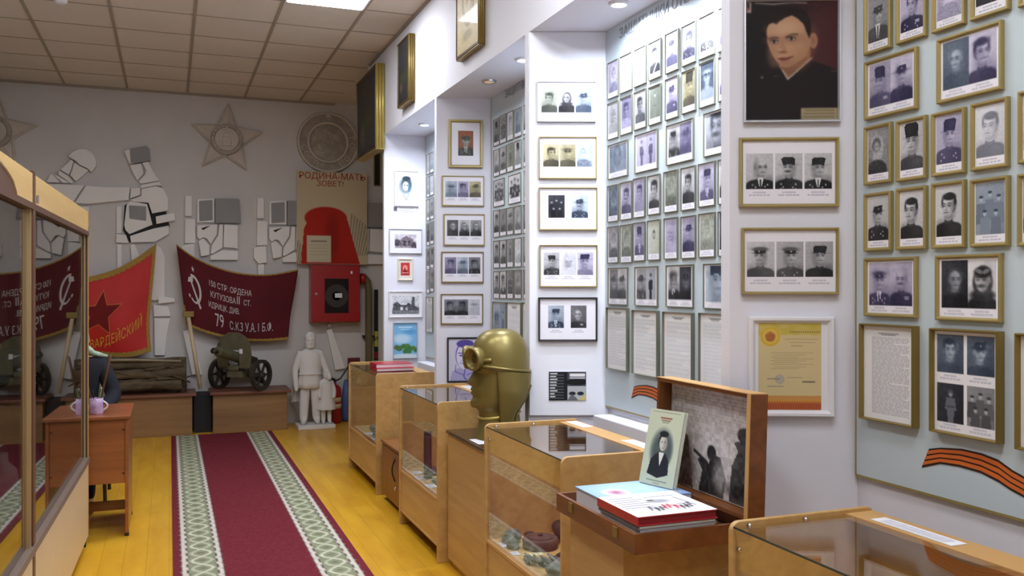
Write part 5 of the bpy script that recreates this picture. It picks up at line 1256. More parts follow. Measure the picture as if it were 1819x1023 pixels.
# ================================================================ GLASS CABINET ALONG THE LEFT
PHI = R(1.43)
CF = Vector((-.4516, 5.91, 0)); CD = Vector((math.sin(PHI), math.cos(PHI), 0)); CN = Vector((CD.y, -CD.x, 0))
CM = Matrix(((CN.x, -CD.x, 0, CF.x), (CN.y, -CD.y, 0, CF.y), (0, 0, 1, 0), (0, 0, 0, 1)))   # local: x out of the front, y from the far end towards the viewer, z up
def cabinet():
    t = thing('glass_cabinet', 'tall wooden cabinet with mirror-like glass sliding doors beside the aisle', 'cabinet', CM @ Vector((-.22, 1.95, 0)))
    T = 1.993; GB = .528; GT = 1.862; Ln = 3.9; D = -.44
    b = lambda a, c: MB().box(a, c, CM)
    part('carcass', b((D, 0, .06), (D+.016, Ln, T)).box((D, 0, .06), (-.004, .016, T), CM).box((D, Ln-.016, .06), (-.004, Ln, T), CM).box((D, .016, T-.018), (-.004, Ln-.016, T), CM).box((D+.016, .016, .06), (-.03, Ln-.016, .078), CM), M_INSIDE, t)
    part('shelf', b((D+.016, .016, GB-.02), (-.05, Ln-.016, GB-.002)), M_INSIDE, t)
    part('shelf', b((D+.016, .016, 1.19), (-.06, Ln-.016, 1.198)), mat('glass shelf edge', (70, 84, 80), 0.2), t)
    for y0, y1 in ((.012, 1.905), (1.955, Ln-.012)):
        part('header_panel', b((-.016, y0, GT+.012), (0, y1, T)), M_CABINET, t, bevel=.002)
        part('lower_panel', b((-.018, y0, .055), (0, y1, GB-.03)), M_CABLOW, t, bevel=.002)
    part('end_edge', b((-.02, -.002, .05), (.002, .005, T)), M_BEECHE, t)
    part('top_rail', b((-.03, 0, GT-.012), (.004, Ln, GT+.014)), M_BROWNPOST, t, bevel=.001)
    part('bottom_rail', b((-.06, 0, GB-.032), (.008, Ln, GB)), M_RAIL, t, bevel=.001)
    part('post', b((-.03, 1.903, .05), (.003, 1.957, T+.01)), M_BROWNPOST, t, bevel=.002)
    part('glass_stile', b((-.022, .016, GB), (-.014, .024, GT-.012)), M_ALU, t)
    part('glass_stile', b((-.022, 1.880, GB), (-.008, 1.902, GT-.012)), M_ALU, t)
    part('glass_stile', b((-.022, 1.958, GB), (-.004, 1.978, GT-.012)), M_ALU, t)
    part('glass_door', b((-.022, .024, GB), (-.018, 1.880, GT-.012)), M_CABGLASS, t)
    part('glass_door', b((-.022, 1.978, GB), (-.018, Ln-.016, GT-.012)), M_CABGLASS, t)
    arch = [(0, 2.34+1.3*k/20, GT+.013+.085*math.sqrt(max(0, 1-((k-10)/10)**2))) for k in range(21)]
    part('arch_inset', MB().prism([CM @ Vector(p) for p in arch], CN*.004), M_BROWNPOST, t)
    arch2 = [CM @ Vector((.003, 2.33+1.32*k/20, GT+.016+.09*math.sqrt(max(0, 1-((k-10)/10)**2)))) for k in range(21)]
    part('arch_moulding', MB().tube(arch2, .006, 8), M_ALU, t, smooth=True)
    part('door_clip', b((.004, 1.885, GT+.018), (.012, 1.90, GT+.05)), M_CHROME, t, bevel=.001)
    for y in (.03, 1.93, Ln-.05):
        part('foot', b((-.05, y-.015, 0), (-.01, y+.015, .055)), M_BLACKMETAL, t)
    # kept inside
    for (y, x, h, r, m_, l_, s_) in ((.55, -.24, GB, .06, M_DKSTEEL, 'dark flask standing low inside the glass cabinet, behind its far door', 1), (1.15, -.26, GB, .08, M_SCRAP, 'grey dented pot low inside the glass cabinet, behind its far door', 2), (2.3, -.24, GB, .07, M_RUST, 'brown rusted jar low inside the glass cabinet, behind its near door', 3)):
        M = CM @ Matrix.Translation((x, y, h))
        solid('relic_vessel', MB().lathe([(.001, 0), (r, 0), (r*1.05, .08), (r*.9, .16), (r*.45, .2), (r*.45, .24), (.001, .24)], 20, M), m_, l_, 'vessel', 'vessels inside the glass cabinet', True)
cabinet()

# ================================================================ DESK, MUG, SEATED PERSON
def desk():
    t = thing('desk', 'orange brown desk standing behind the far end of the glass cabinet', 'desk', (-.58, 6.34, 0))
    xr, xl, yn, yf = -.235, -.95, 6.03, 6.66
    part('top', MB().box((xl-.01, yn-.015, .728), (xr+.012, yf, .75)), M_DESK, t, bevel=.003)
    for x, nm in ((xr-.02, 0), (xl, 1)):
        part('side_panel', MB().box((x, yn+.005, .02), (x+.02, yf-.02, .728)), M_DESK, t, bevel=.002)
        for y in (yn+.03, yf-.05):
            part('foot', MB().box((x-.002, y-.02, 0), (x+.022, y+.02, .02)), M_BLACKMETAL, t)
    part('modesty_panel', MB().box((xl+.02, yn+.012, .33), (xr-.02, yn+.028, .728)), M_DESK, t, bevel=.002)
    part('foot_rail', MB().box((xl+.02, yn+.30, .10), (xr-.02, yn+.32, .16)), M_DESK, t)
    for z in (.39, .66):
        part('screw_cap', MB().lathe([(.001, 0), (.007, 0), (.006, .003), (.001, .003)], 12, Matrix.Translation((xr-.03, yn+.012, z)) @ Matrix.Rotation(R(90), 4, 'X')), M_DARKTOP, t)
desk()
def mug():
    o = Vector((-.425, 6.16, .75)); M = Matrix.Translation(o)
    t = thing('mug', 'lilac patterned mug with white handle on the desk, holding brown sticks', 'mug', o)
    part('body', MB().lathe([(.001, 0), (.038, 0), (.040, .004), (.040, .098), (.037, .100), (.036, .098), (.036, .012), (.001, .010)], 32, M), M_MUG, t, smooth=True)
    part('handle', MB().tube([M @ Vector((.038+.026*math.sin(PI*k/12), -.004, .08-.058*k/12)) for k in range(13)], .0055, 10), mat('white glaze', (228, 224, 230), 0.25, coat=0.4), t, smooth=True)
    g = 'sticks and brushes standing in the lilac mug'
    for i, (dx, dy, tx, ty, L, r, m_, l_) in enumerate([(.008, .0, .21, .02, .36, .0075, M_STICK, 'longest brown stick leaning out of the lilac mug'), (-.012, .012, -.25, .05, .25, .006, M_STICK, 'shorter brown stick leaning the other way in the mug'),
                                         (.012, -.014, .12, -.05, .15, .004, mat('pen green', (110, 140, 90), .4), 'green pen in the lilac mug'), (-.006, -.016, -.1, -.06, .14, .004, M_BLACKMETAL, 'black pen in the lilac mug')]):
        d = Vector((tx, ty, 1)).normalized(); p = o+Vector((dx, dy, .014))
        mb = MB().tube([p, p+d*L*.97, p+d*L], [r, r, r*.5], 10)
        solid('wooden_stick' if i < 2 else 'pen', mb, m_, l_, 'stick' if i < 2 else 'pen', g, True)
    p = o+Vector((.012, .012, .014))
    sp = thing('spoon', 'bright metal spoon standing in the lilac mug', 'spoon', p, g)
    part('handle', MB().tube([p, p+Vector((.012, .004, .11))], .0025, 8), M_CHROME, sp, smooth=True)
    part('bowl', MB().ball((p.x+.014, p.y+.005, p.z+.128), (.013, .005, .02), 14, 10), M_CHROME, sp, smooth=True)
mug()
def chair():
    cx, cy = -.625, 7.20
    t = thing('office_chair', 'chair with black metal legs behind the orange brown desk', 'chair', (cx, cy, 0))
    part('seat', MB().box((cx-.21, cy-.21, .38), (cx+.21, cy+.2, .41)), M_GREYCLOTH, t, bevel=.012)
    part('backrest', MB().box((cx-.20, cy+.24, .58), (cx+.20, cy+.27, .86)), M_GREYCLOTH, t, bevel=.012)
    for sx in (-1, 1):
        part('leg', MB().tube([(cx+sx*.20, cy-.22, 0), (cx+sx*.19, cy-.19, .38)], .013, 10), M_BLACKMETAL, t, smooth=True)
        part('leg', MB().tube([(cx+sx*.20, cy+.27, 0), (cx+sx*.19, cy+.2, .44), (cx+sx*.18, cy+.285, .82)], .013, 10), M_BLACKMETAL, t, smooth=True)
chair()
def person():
    px, py = -.625, 7.12; t = thing('person', 'seated person in navy jacket, white collar and green headscarf behind the desk', 'person', (px, py, 0))
    mb = MB(); n = {}
    n['pelvis'] = (px, py, .59, .14, .12); n['waist'] = (px, py+.0, .72, .135, .105); n['chest'] = (px, py-.03, .90, .155, .11); n['neck0'] = (px, py-.03, 1.035, .07, .07); n['neck'] = (px, py-.045, 1.10, .05, .05); n['head0'] = (px, py-.06, 1.16, .07, .08); n['head1'] = (px, py-.06, 1.24, .072, .088)
    ed = [('pelvis', 'waist'), ('waist', 'chest'), ('chest', 'neck0'), ('neck0', 'neck'), ('neck', 'head0'), ('head0', 'head1')]
    for s, q in ((-1, 'a'), (1, 'b')):
        n['sh'+q] = (px+s*.17, py-.03, .99, .062, .062); n['el'+q] = (px+s*.26, py-.05, .76, .045, .045); n['wr'+q] = (px+s*.17, py-.28, .66, .028, .028); n['pa'+q] = (px+s*.15, py-.36, .645, .034, .02)
        n['hip'+q] = (px+s*.10, py-.06, .535, .085, .085); n['kn'+q] = (px+s*.11, py-.46, .53, .06, .06); n['an'+q] = (px+s*.11, py-.44, .09, .038, .038); n['to'+q] = (px+s*.12, py-.60, .04, .04, .03)
        ed += [('chest', 'sh'+q), ('sh'+q, 'el'+q), ('el'+q, 'wr'+q), ('wr'+q, 'pa'+q), ('pelvis', 'hip'+q), ('hip'+q, 'kn'+q), ('kn'+q, 'an'+q), ('an'+q, 'to'+q)]
    skin_into(mb, n, ed)
    for s in (-1, 1):
        for k, (dx, L) in enumerate([(-.026, .060), (-.009, .070), (.009, .066), (.025, .052)]):
            b = Vector((px+s*.15+dx, py-.38, .648)); mb.tube([b, b+Vector((0, -L*.55, .004)), b+Vector((0, -L, -.012))], [.0085, .008, .006], 8)
        b = Vector((px+s*.15-s*.03, py-.355, .65)); mb.tube([b, b+Vector((-s*.022, -.03, 0)), b+Vector((-s*.026, -.055, -.006))], [.010, .009, .007], 8)
    M = Matrix.Translation((px, py-.07, .985)) @ Matrix.Rotation(R(-90), 4, 'Z') @ Matrix.Scale(.56, 4)
    mb.grid(head_shape(HEADPROF[4:], 1), M)
    body = part('body', mb, M_SKIN, t, smooth=True)
    face_details(M, body, M_SKIN, mat('dark hair', (40, 30, 26), .7))
    part('hair', MB().tube([M @ Vector((.098*math.cos(a)+.02, .112*math.sin(a), .425+.03*math.cos(a))) for a in [R(-80+160*k/14) for k in range(15)]], .016, 8), mat('dark hair', (40, 30, 26), .7), body, smooth=True)
    j = MB(); jn = {}
    for k in ('pelvis', 'waist', 'chest'): x, y, z, a, b = n[k]; jn[k] = (x, y, z, a+.02, b+.022)
    jn['neck0'] = (px, py-.025, 1.03, .085, .08)
    je = [('pelvis', 'waist'), ('waist', 'chest'), ('chest', 'neck0')]
    for q in 'ab':
        for k, r in (('sh', .078), ('el', .060), ('wr', .046)): x, y, z = n[k+q][:3]; jn[k+q] = (x, y, z, r)
        je += [('chest', 'sh'+q), ('sh'+q, 'el'+q), ('el'+q, 'wr'+q)]
    part('jacket', skin_into(j, jn, je), M_NAVY, t, smooth=True)
    tr = MB(); tn = {'pelvis': (px, py, .59, .15, .13)}; te = []
    for q in 'ab':
        for k, r in (('hip', .098), ('kn', .072), ('an', .05)): x, y, z = n[k+q][:3]; tn[k+q] = (x, y, z, r)
        te += [('pelvis', 'hip'+q), ('hip'+q, 'kn'+q), ('kn'+q, 'an'+q)]
    part('trousers', skin_into(tr, tn, te), M_NAVY, t, smooth=True)
    # scarf over the head, open at the face
    P = []
    for i in range(13):
        a = R(-62)+R(150)*i/12; row = []
        for k in range(25):
            b = R(58)+R(244)*k/24; rr = .098 if a > 0 else .098+.03*(-a)
            row.append((px+.0+math.sin(b)*rr*math.cos(a)*.92, py-.06-math.cos(b)*rr*1.12*math.cos(a)*1.0, 1.195+math.sin(a)*.105))
        P.append(row)
    sc = part('headscarf', MB().grid(P), M_GREENSCARF, t, smooth=True)
    so = sc.modifiers.new('thickness', 'SOLIDIFY'); so.thickness = .008
    part('scarf_fold', MB().tube([(px-.09, py-.02, 1.13), (px-.14, py-.04, 1.07), (px-.20, py-.04, 1.055)], [.02, .022, .010], 10), M_GREENSCARF, t, smooth=True)
    part('scarf_fold', MB().tube([(px+.07, py-.07, 1.12), (px+.12, py-.08, 1.07), (px+.21, py-.05, 1.045)], [.02, .022, .010], 10), M_GREENSCARF, t, smooth=True)
    part('collar', MB().prism([(px-.065, py-.15, 1.06), (px-.01, py-.178, .93), (px+.01, py-.178, .93), (px+.065, py-.15, 1.06), (px, py-.165, 1.0)], (0, .02, 0)), M_PAPER, t, bevel=.003)
person()

# ================================================================ END WALL
EW = (Vector((0, YB, 0)), Vector((1, 0, 0)), Vector((0, -1, 0)))
def onwall(px, py, d=0.0):
    return hit(px, py, (0, YB-d, 0), Vector((0, -1, 0)))
def Z1(p): return (p[0]*.3128, 140+p[1]*.3128)
def Z2(p): return (300+p[0]*.3127, 160+p[1]*.3127)
def plate(name, pts, conv, t, m, parent, back=0.0):
    q = [onwall(*conv(p), d=back+t) for p in pts]
    return part(name, MB().prism(q, (0, t, 0)), m, parent, bevel=.004)

def soldier_helmet():
    t = thing('relief_figure', 'white relief of helmeted soldier stretching out his arm, above the glass cabinet', 'relief', onwall(100, 420, .03), 'white soldier reliefs on the end wall')
    f = lambda nm, pts, th=.04, m=M_RELIEF: plate(nm, pts, Z1, th, m, t)
    f('helmet', [(388, 442), (410, 415), (450, 398), (490, 400), (530, 425), (547, 465), (545, 495), (520, 530), (497, 508), (450, 487), (430, 465)], .07)
    f('face', [(433, 478), (452, 495), (495, 514), (502, 520), (460, 560), (430, 582), (397, 545), (410, 515), (420, 478)], .05)
    f('neck', [(405, 458), (416, 470), (405, 512), (390, 545), (343, 515)])
    f('collar', [(338, 520), (388, 552), (420, 588), (400, 592), (328, 542)], .05)
    f('collar', [(322, 546), (398, 592), (352, 590), (303, 545)], .04)
    f('lapel', [(298, 542), (346, 589), (265, 586), (283, 545)], .05)
    f('torso', [(180, 592), (478, 604), (412, 706), (440, 725), (505, 725), (505, 830), (470, 1010), (220, 1010), (180, 800)], .04)
    f('forearm', [(488, 606), (600, 615), (738, 615), (730, 688), (500, 710), (425, 705)], .06)
soldier_helmet()
def soldier_hat():
    t = thing('relief_figure', 'white relief of soldier in a flat grey hat with crossed arms, by the red flag', 'relief', onwall(260, 640, .03), 'white soldier reliefs on the end wall')
    f = lambda nm, pts, th=.04, m=M_RELIEF, cv=Z1, bk=0: plate(nm, pts, cv, th, m, t, bk)
    f('backing', [(708, 716), (800, 690), (860, 680), (940, 740), (965, 840), (900, 900), (760, 915), (735, 930), (716, 890), (698, 860)], .012, M_BLACK)
    f('hat', [(738, 400), (830, 380), (848, 395), (855, 464), (770, 478), (742, 476)], .07, M_RELIEFGREY)
    f('hat_front', [(703, 408), (735, 399), (762, 478), (735, 482)], .055)
    f('face', [(738, 490), (800, 480), (809, 510), (815, 538), (780, 577), (752, 530)], .05)
    f('cheek', [(806, 476), (840, 470), (885, 550), (905, 578), (800, 597), (786, 583), (820, 548), (830, 520)], .04)
    f('collar', [(800, 602), (905, 583), (920, 608), (885, 605), (800, 622)], .05)
    f('hand', [(743, 620), (796, 618), (798, 658), (738, 680)], .06)
    f('sleeve', [(802, 626), (885, 608), (930, 625), (955, 680), (955, 748), (864, 764), (843, 703), (760, 698), (737, 688), (802, 664)], .06)
    f('chest', [(737, 694), (836, 711), (866, 828), (735, 882), (712, 858), (705, 830), (718, 720)], .045)
    f('pocket', [(732, 718), (830, 724), (830, 806), (735, 793)], .055, M_RELIEFGREY)
    f('hand', [(884, 782), (990, 759), (995, 803), (888, 824)], .06)
    f('forearm', [(738, 892), (872, 850), (960, 833), (960, 880), (880, 926), (744, 928)], .06)
    f('belt', [(660, 880), (717, 887), (728, 932), (660, 930)], .05)
    f('rifle', [(662, 725), (690, 725), (690, 876), (662, 878)], .03)
    f('rifle', [(665, 940), (692, 940), (692, 1100), (665, 1100)], .03)
    f('skirt', [(740, 940), (765, 940), (800, 1023), (870, 940), (915, 960), (935, 1010), (935, 1240), (880, 1260), (760, 1240), (745, 1000)], .04)
    P3_ = lambda p: (p[0]*.352, 420+p[1]*.352)
    f('foot', [(795, 300), (880, 312), (882, 330), (800, 340)], .05, cv=P3_)
    f('leg', [(772, 345), (850, 352), (862, 402), (776, 404)], .04, cv=P3_)
    f('leg', [(778, 412), (860, 412), (842, 490), (832, 600), (780, 600)], .045, cv=P3_)
soldier_hat()
def marcher(dx, dy, label, only=None):
    t = thing('relief_figure', label, 'relief', onwall(*Z2((250+dx, 965+dy)), .03), 'white soldier reliefs on the end wall')
    f = lambda nm, pts, th=.04, m=M_RELIEF: plate(nm, [(x+dx, y+dy) for x, y in pts], Z2, th, m, t) if not only or nm in only else None
    f('rifle_barrel', [(92, 600), (130, 600), (130, 716), (92, 716)], .05)
    f('rifle', [(92, 730), (150, 734), (150, 870), (90, 870)], .05)
    f('hand', [(72, 885), (100, 876), (144, 872), (146, 968), (100, 975), (72, 940)], .07)
    f('rifle_stock', [(96, 976), (132, 976), (132, 1060), (96, 1060)], .05)
    f('hat_front', [(160, 620), (258, 616), (258, 752), (160, 752)], .04); f('hat_side', [(172, 629), (247, 624), (249, 738), (173, 744)], .052, M_RELIEFGREY)
    f('hat', [(264, 615), (400, 618), (410, 755), (264, 755)], .06, M_RELIEFGREY)
    f('face', [(160, 770), (275, 762), (273, 820), (238, 876), (215, 842), (195, 836), (175, 850), (160, 832)], .05)
    f('eye', [(183, 785), (238, 768), (195, 795)], .056, M_BLACK)
    f('cheek', [(287, 763), (308, 763), (306, 895), (250, 930), (237, 930), (242, 882), (280, 826)], .045)
    f('head_back', [(314, 763), (392, 768), (392, 900), (310, 892)], .05)
    f('chin', [(168, 857), (195, 842), (232, 882), (230, 935), (183, 946)], .06)
    f('collar', [(235, 942), (300, 910), (392, 914), (392, 965), (235, 965)], .055)
marcher(0, 0, 'white relief of marching soldier in grey hat with rifle, above the crimson banner middle')
marcher(410, 12, 'white relief of marching soldier partly covered by the recruiting poster')
marcher(830, 24, 'white relief of marching soldier just showing past the poster edge, by the pipe', only=('head_back', 'cheek', 'collar', 'hat'))
def board_leg(pts, label):
    q = [onwall(300+x*.3715, 400+y*.3715, .05) for x, y in pts]
    solid('relief_board', MB().prism(q, (0, .05, 0)), M_RELIEF, label, 'relief', 'slanting white relief boards on the end wall', bevel=.004)
board_leg([(66, 505), (100, 497), (160, 715), (112, 720)], 'slanting white board under the banner pole, on the wall above bench')
board_leg([(755, 500), (778, 492), (845, 685), (795, 692)], 'slanting white board under the red fire cabinet')
board_leg([(757, 472), (776, 470), (780, 486), (757, 490)], 'small white block at the head of the slanting board under the fire cabinet')

# plaster stars
def star(cx, cy, R1, label, rot=0.0):
    c = onwall(cx, cy, 0); t = thing('star_emblem', label, 'emblem', (c.x, YB, c.z-R1*.8), 'plaster stars on the end wall')
    k = R1
    def st(r, z): return [Vector((c.x+r*(1 if i % 2 == 0 else .47)*math.sin(PI*i/5+rot), YB-z, c.z+r*(1 if i % 2 == 0 else .47)*math.cos(PI*i/5+rot))) for i in range(10)]
    o = st(k, .0); m1 = st(k, .035); m2 = st(k*.93, .05); m3 = st(k*.86, .036); apex = Vector((c.x, YB-.085, c.z))
    mb = MB(); mb.add([tuple(p) for p in o+m1+m2+m3]+[tuple(apex)], [(r*10+i, r*10+(i+1) % 10, (r+1)*10+(i+1) % 10, (r+1)*10+i) for r in range(3) for i in range(10)]+[(30+i, 30+(i+1) % 10, 40) for i in range(10)])
    part('star', mb, M_STARPL, t, bevel=.003)
    q = Matrix.Translation((c.x, YB-.045, c.z-.02*k)) @ Matrix.Rotation(R(90), 4, 'X')
    part('ring', MB().lathe([(.42*k, 0), (.42*k, .055), (.40*k, .062), (.33*k, .062), (.31*k, .05), (.31*k, 0)], 40, q), M_MEDAL, t, smooth=False)
    part('disc', MB().lathe([(.001, 0), (.31*k, 0), (.31*k, .048), (.001, .05)], 40, q), M_STARPL, t)
    tw = MB(); w0 = .05*k; zz = c.z-.26*k
    for (a, b_, h) in ((.11, .05, .30), (.08, .30, .40), (.055, .40, .48), (.03, .48, .58)):
        tw.box((c.x-a*k, YB-.108, zz+b_*k), (c.x+a*k, YB-.09, zz+h*k))
    for a in (-.19, .19): tw.box((c.x+a*k-.07*k, YB-.106, zz+.05*k), (c.x+a*k+.07*k, YB-.09, zz+.16*k))
    part('tower_relief', tw, M_STARPL, t, bevel=.003)
    for i in range(9):
        a = R(200+140*i/8); part('ring_bead', MB().ball((c.x+.365*k*math.sin(a), YB-.108, c.z-.02*k+.365*k*math.cos(a)), .03*k, 10, 6), M_STARPL, t, smooth=True)
star(402, 248, .40, 'plaster star emblem with round tower medal, beside the silver medallion', .06)
star(-10, 234, .40, 'plaster star emblem cut by the photo edge above the glass cabinet', .10)

# round medallion
def medallion():
    c = onwall(582, 254, 0); k = 52*c.y/ FPX*1.0*1.0; k = 54*(c.x*math.sin(YAW)+c.y*math.cos(YAW))/FPX
    t = thing('wall_medallion', 'round tarnished silver medallion with raised letters above the poster', 'medallion', (c.x, YB, c.z-k))
    q = Matrix.Translation((c.x, YB, c.z)) @ Matrix.Rotation(R(90), 4, 'X')
    part('disc', MB().lathe([(.001, 0), (k, 0), (k*1.0, .03), (k*.975, .045), (k*.93, .045), (k*.91, .03), (k*.68, .028), (k*.66, .04), (k*.62, .042), (k*.60, .03), (.001, .026)], 64, q), M_MEDAL, t)
    for rr in (.955, .64):
        part('rim', MB().tube([(c.x+rr*k*math.cos(2*PI*j/64), YB-.042, c.z+rr*k*math.sin(2*PI*j/64)) for j in range(64)], .014, 8, closed=True), M_STARPL, t, smooth=True)
    rs = np.random.RandomState(5)
    P = []
    for i in range(14):
        row = []
        for j in range(33):
            a = 2*PI*j/32; r = k*.58*(i+.02)/13; row.append((c.x+r*math.cos(a), YB-.03-.03*rs.rand()*(1-(i/13)**4), c.z+r*math.sin(a)))
        row[-1] = row[0]; P.append(row)
    part('portrait_relief', MB().grid(P), M_MEDAL, t, smooth=True)
    lb = MB()
    def ringtext(body, a0, a1, flip):
        n = len(body)
        for i, ch in enumerate(body):
            if ch == ' ': continue
            a = R(a0+(a1-a0)*i/max(1, n-1)); cx_, cz_ = c.x+.80*k*math.sin(a), c.z+.80*k*math.cos(a); ra = a if not flip else a+PI
            def f(x, y, z, cx_=cx_, cz_=cz_, ra=ra): 
                y -= .3*.2*k/.2*.35; return (cx_+x*math.cos(ra)+y*math.sin(ra), YB-.030-z, cz_-x*math.sin(ra)+y*math.cos(ra))
            text_into(lb, ch, .28*k, f, 'CENTER', extrude=.012)
    ringtext('СССР', -105, -150, True); ringtext('ГОРОД', 78, 145, False)
    part('lettering', lb, M_STARPL, t)
    sp = [Vector((c.x+.14*k*(1 if i % 2 == 0 else .45)*math.sin(PI*i/5), YB-.034, c.z+.86*k+.10*k*(1 if i % 2 == 0 else .45)*math.cos(PI*i/5))) for i in range(10)]
    part('star_relief', MB().prism(sp, (0, -.02, 0)), M_STARPL, t)
medallion()

# poster: lettering kept, figure replaced by plain shapes of the same colours
def poster():
    P, U, N = EW
    A = onwall(527, 303, .095); B = onwall(532, 469, .095); Cc = onwall(652, 304, .095)
    wd = Cc.x-A.x; ht = A.z-B.z; V = Vector((0, 0, -1))
    t = thing('poster', 'beige poster with red Cyrillic heading and plain red shape, above the fire cabinet', 'poster', A+U*wd/2+V*ht)
    part('board', MB().prism([A, A+U*wd, A+U*wd+V*ht, A+V*ht], (0, .018, 0)), M_CREAM, t)
    r = ht/wd; c = Canvas(110, r, (198, 182, 150))
    for i in range(7): c.line([(.02+.03*i, .75*r+.04*i), (-.02+.03*i, r)], .012, (92, 88, 80), .8)
    for i in range(9): c.line([(.72+.035*i, .9*r), (.78+.04*i, .45*r+.03*i)], .014, (104, 100, 90), .8)
    red = (176, 40, 28)
    c.poly([(.06, r), (.10, .62*r), (.2, .46*r), (.4, .40*r), (.6, .42*r), (.72, .52*r), (.82, .8*r), (.9, r)], red); c.ell(.41, .50*r, .3, .16, red); c.ell(.5, .7*r, .1, .3, (140, 28, 22), .7, soft=5)
    c.rect(.14, .69*r, .48, .98*r, (204, 194, 166)); c.rect(.2, .745*r, .42, .757*r, (120, 110, 96))
    for i in range(4): c.rect(.18, (.79+.035*i)*r, .44, (.795+.035*i)*r, (166, 156, 134))
    picture_mesh('printed_face', c, A+N*.001, U, V, wd, ht, t, M_MATTE)
    z0 = A.z; mr = mat('poster red', (150, 24, 24), .7)
    for body, xc_, yc, sz in (('РОДИНА-МАТЬ', .50, .078, .100), ('ЗОВЕТ!', .47, .155, .088)):
        part('heading_line', text_into(MB(), body, sz, lambda x, y, z: (A.x+wd*xc_+x, A.y-.0025-z, z0-ht*yc+y), 'CENTER', extrude=.0008), mr, t)
poster()

# red fire cabinet, pipe, extinguisher
def fire_cabinet():
    A = onwall(553, 470, .20); B = onwall(640, 572, .20); x0, x1, z1, z0 = A.x, B.x, A.z, B.z; y = YB-.20
    t = thing('fire_hydrant_cabinet', 'red metal fire cabinet with dark glazed window under the poster', 'cabinet', ((x0+x1)/2, YB-.1, z0))
    part('case', MB().box((x0, y+.015, z0), (x1, YB, z1)), M_RED, t, bevel=.004)
    wx0, wx1, wz0, wz1 = x0+(x1-x0)*.27, x0+(x1-x0)*.76, z0+(z1-z0)*.16, z0+(z1-z0)*.76
    d = part('door', MB().box((x0+.006, y, z0+.006), (wx0, y+.014, z1-.006)).box((wx1, y, z0+.006), (x1-.006, y+.014, z1-.006)).box((wx0, y, z0+.006), (wx1, y+.014, wz0)).box((wx0, y, wz1), (wx1, y+.014, z1-.006)), M_RED, t)
    part('window', MB().box((wx0, y+.006, wz0), (wx1, y+.010, wz1)), mat('dark glazing', (26, 24, 24), 0.12, coat=.5), d)
    hc_ = Matrix.Translation(((wx0+wx1)/2, y+.006, (wz0+wz1)/2)) @ Matrix.Rotation(R(90), 4, 'X')
    part('hose_coil', MB().lathe([(.05, 0), (.05, .002), (.13, .002), (.13, 0)], 32, hc_), mat('hose', (58, 54, 50), .8), d)
    part('sticker', MB().box(((wx0+wx1)/2-.02, y+.002, (wz0+wz1)/2-.02), ((wx0+wx1)/2+.06, y+.0035, (wz0+wz1)/2+.03)), M_PAPER, d)
    part('lock', MB().box((x0+.04, y-.008, (z0+z1)/2-.012), (x0+.065, y, (z0+z1)/2+.012)), M_CHROME, d)
    part('latch_mark', MB().box((x1-.11, y-.001, z1-.10), (x1-.09, y, z1-.07)), M_PAPER, d)
fire_cabinet()
def pipe():
    p = [onwall(644, 495, .09), onwall(648, 494, .09), onwall(653, 500, .09), onwall(655, 515, .09), onwall(655, 660, .09), ]
    p.append(Vector((p[-1].x, p[-1].y, .0)))
    t = thing('water_pipe', 'olive painted water pipe bending down beside the fire cabinet', 'pipe', (p[-1].x, p[-1].y, 0))
    part('tube', MB().tube(p, .042, 14), M_PIPE, t, smooth=True)
    part('flange', MB().tube([p[0]+Vector((-.03, 0, 0)), p[0]+Vector((.03, 0, 0))], .06, 16), M_RED, t, smooth=True)
    part('bracket', MB().box((p[3].x-.06, p[3].y, .95), (p[3].x+.06, YB, .98)), M_BLACKMETAL, t)
pipe()
def exit_strip():
    a = onwall(665, 560, .02); b = onwall(672, 640, .02)
    t = thing('marker_strip', 'narrow yellow and black marker strip on the wall beside the pipe', 'sign', ((a.x+b.x)/2, YB, b.z))
    part('strip', MB().box((a.x, YB-.012, b.z), (b.x, YB, a.z+.3)), M_BLACK, t)
    part('yellow_field', MB().box((a.x+.004, YB-.016, b.z+.16), (b.x-.004, YB-.012, b.z+.34)), mat('sign yellow', (196, 190, 50), .5), t)
    lt = MB(); text_into(lt, 'И', .07, lambda x, y, z: ((a.x+b.x)/2+x, YB-.0175-z, b.z+.23+y), 'CENTER', extrude=.0008); part('lettering', lt, M_BLACK, t)
    part('red_field', MB().box((a.x+.004, YB-.016, b.z+.02), (b.x-.004, YB-.012, b.z+.10)), M_RED, t)
exit_strip()
def side_picture():
    hang('framed_picture', 'dark small picture on the end wall past the poster, by the painting', 'picture', EW, 664, 675, 272, 330, lambda r: darkland(r), M_OLDGOLD, .01, .02)
side_picture()
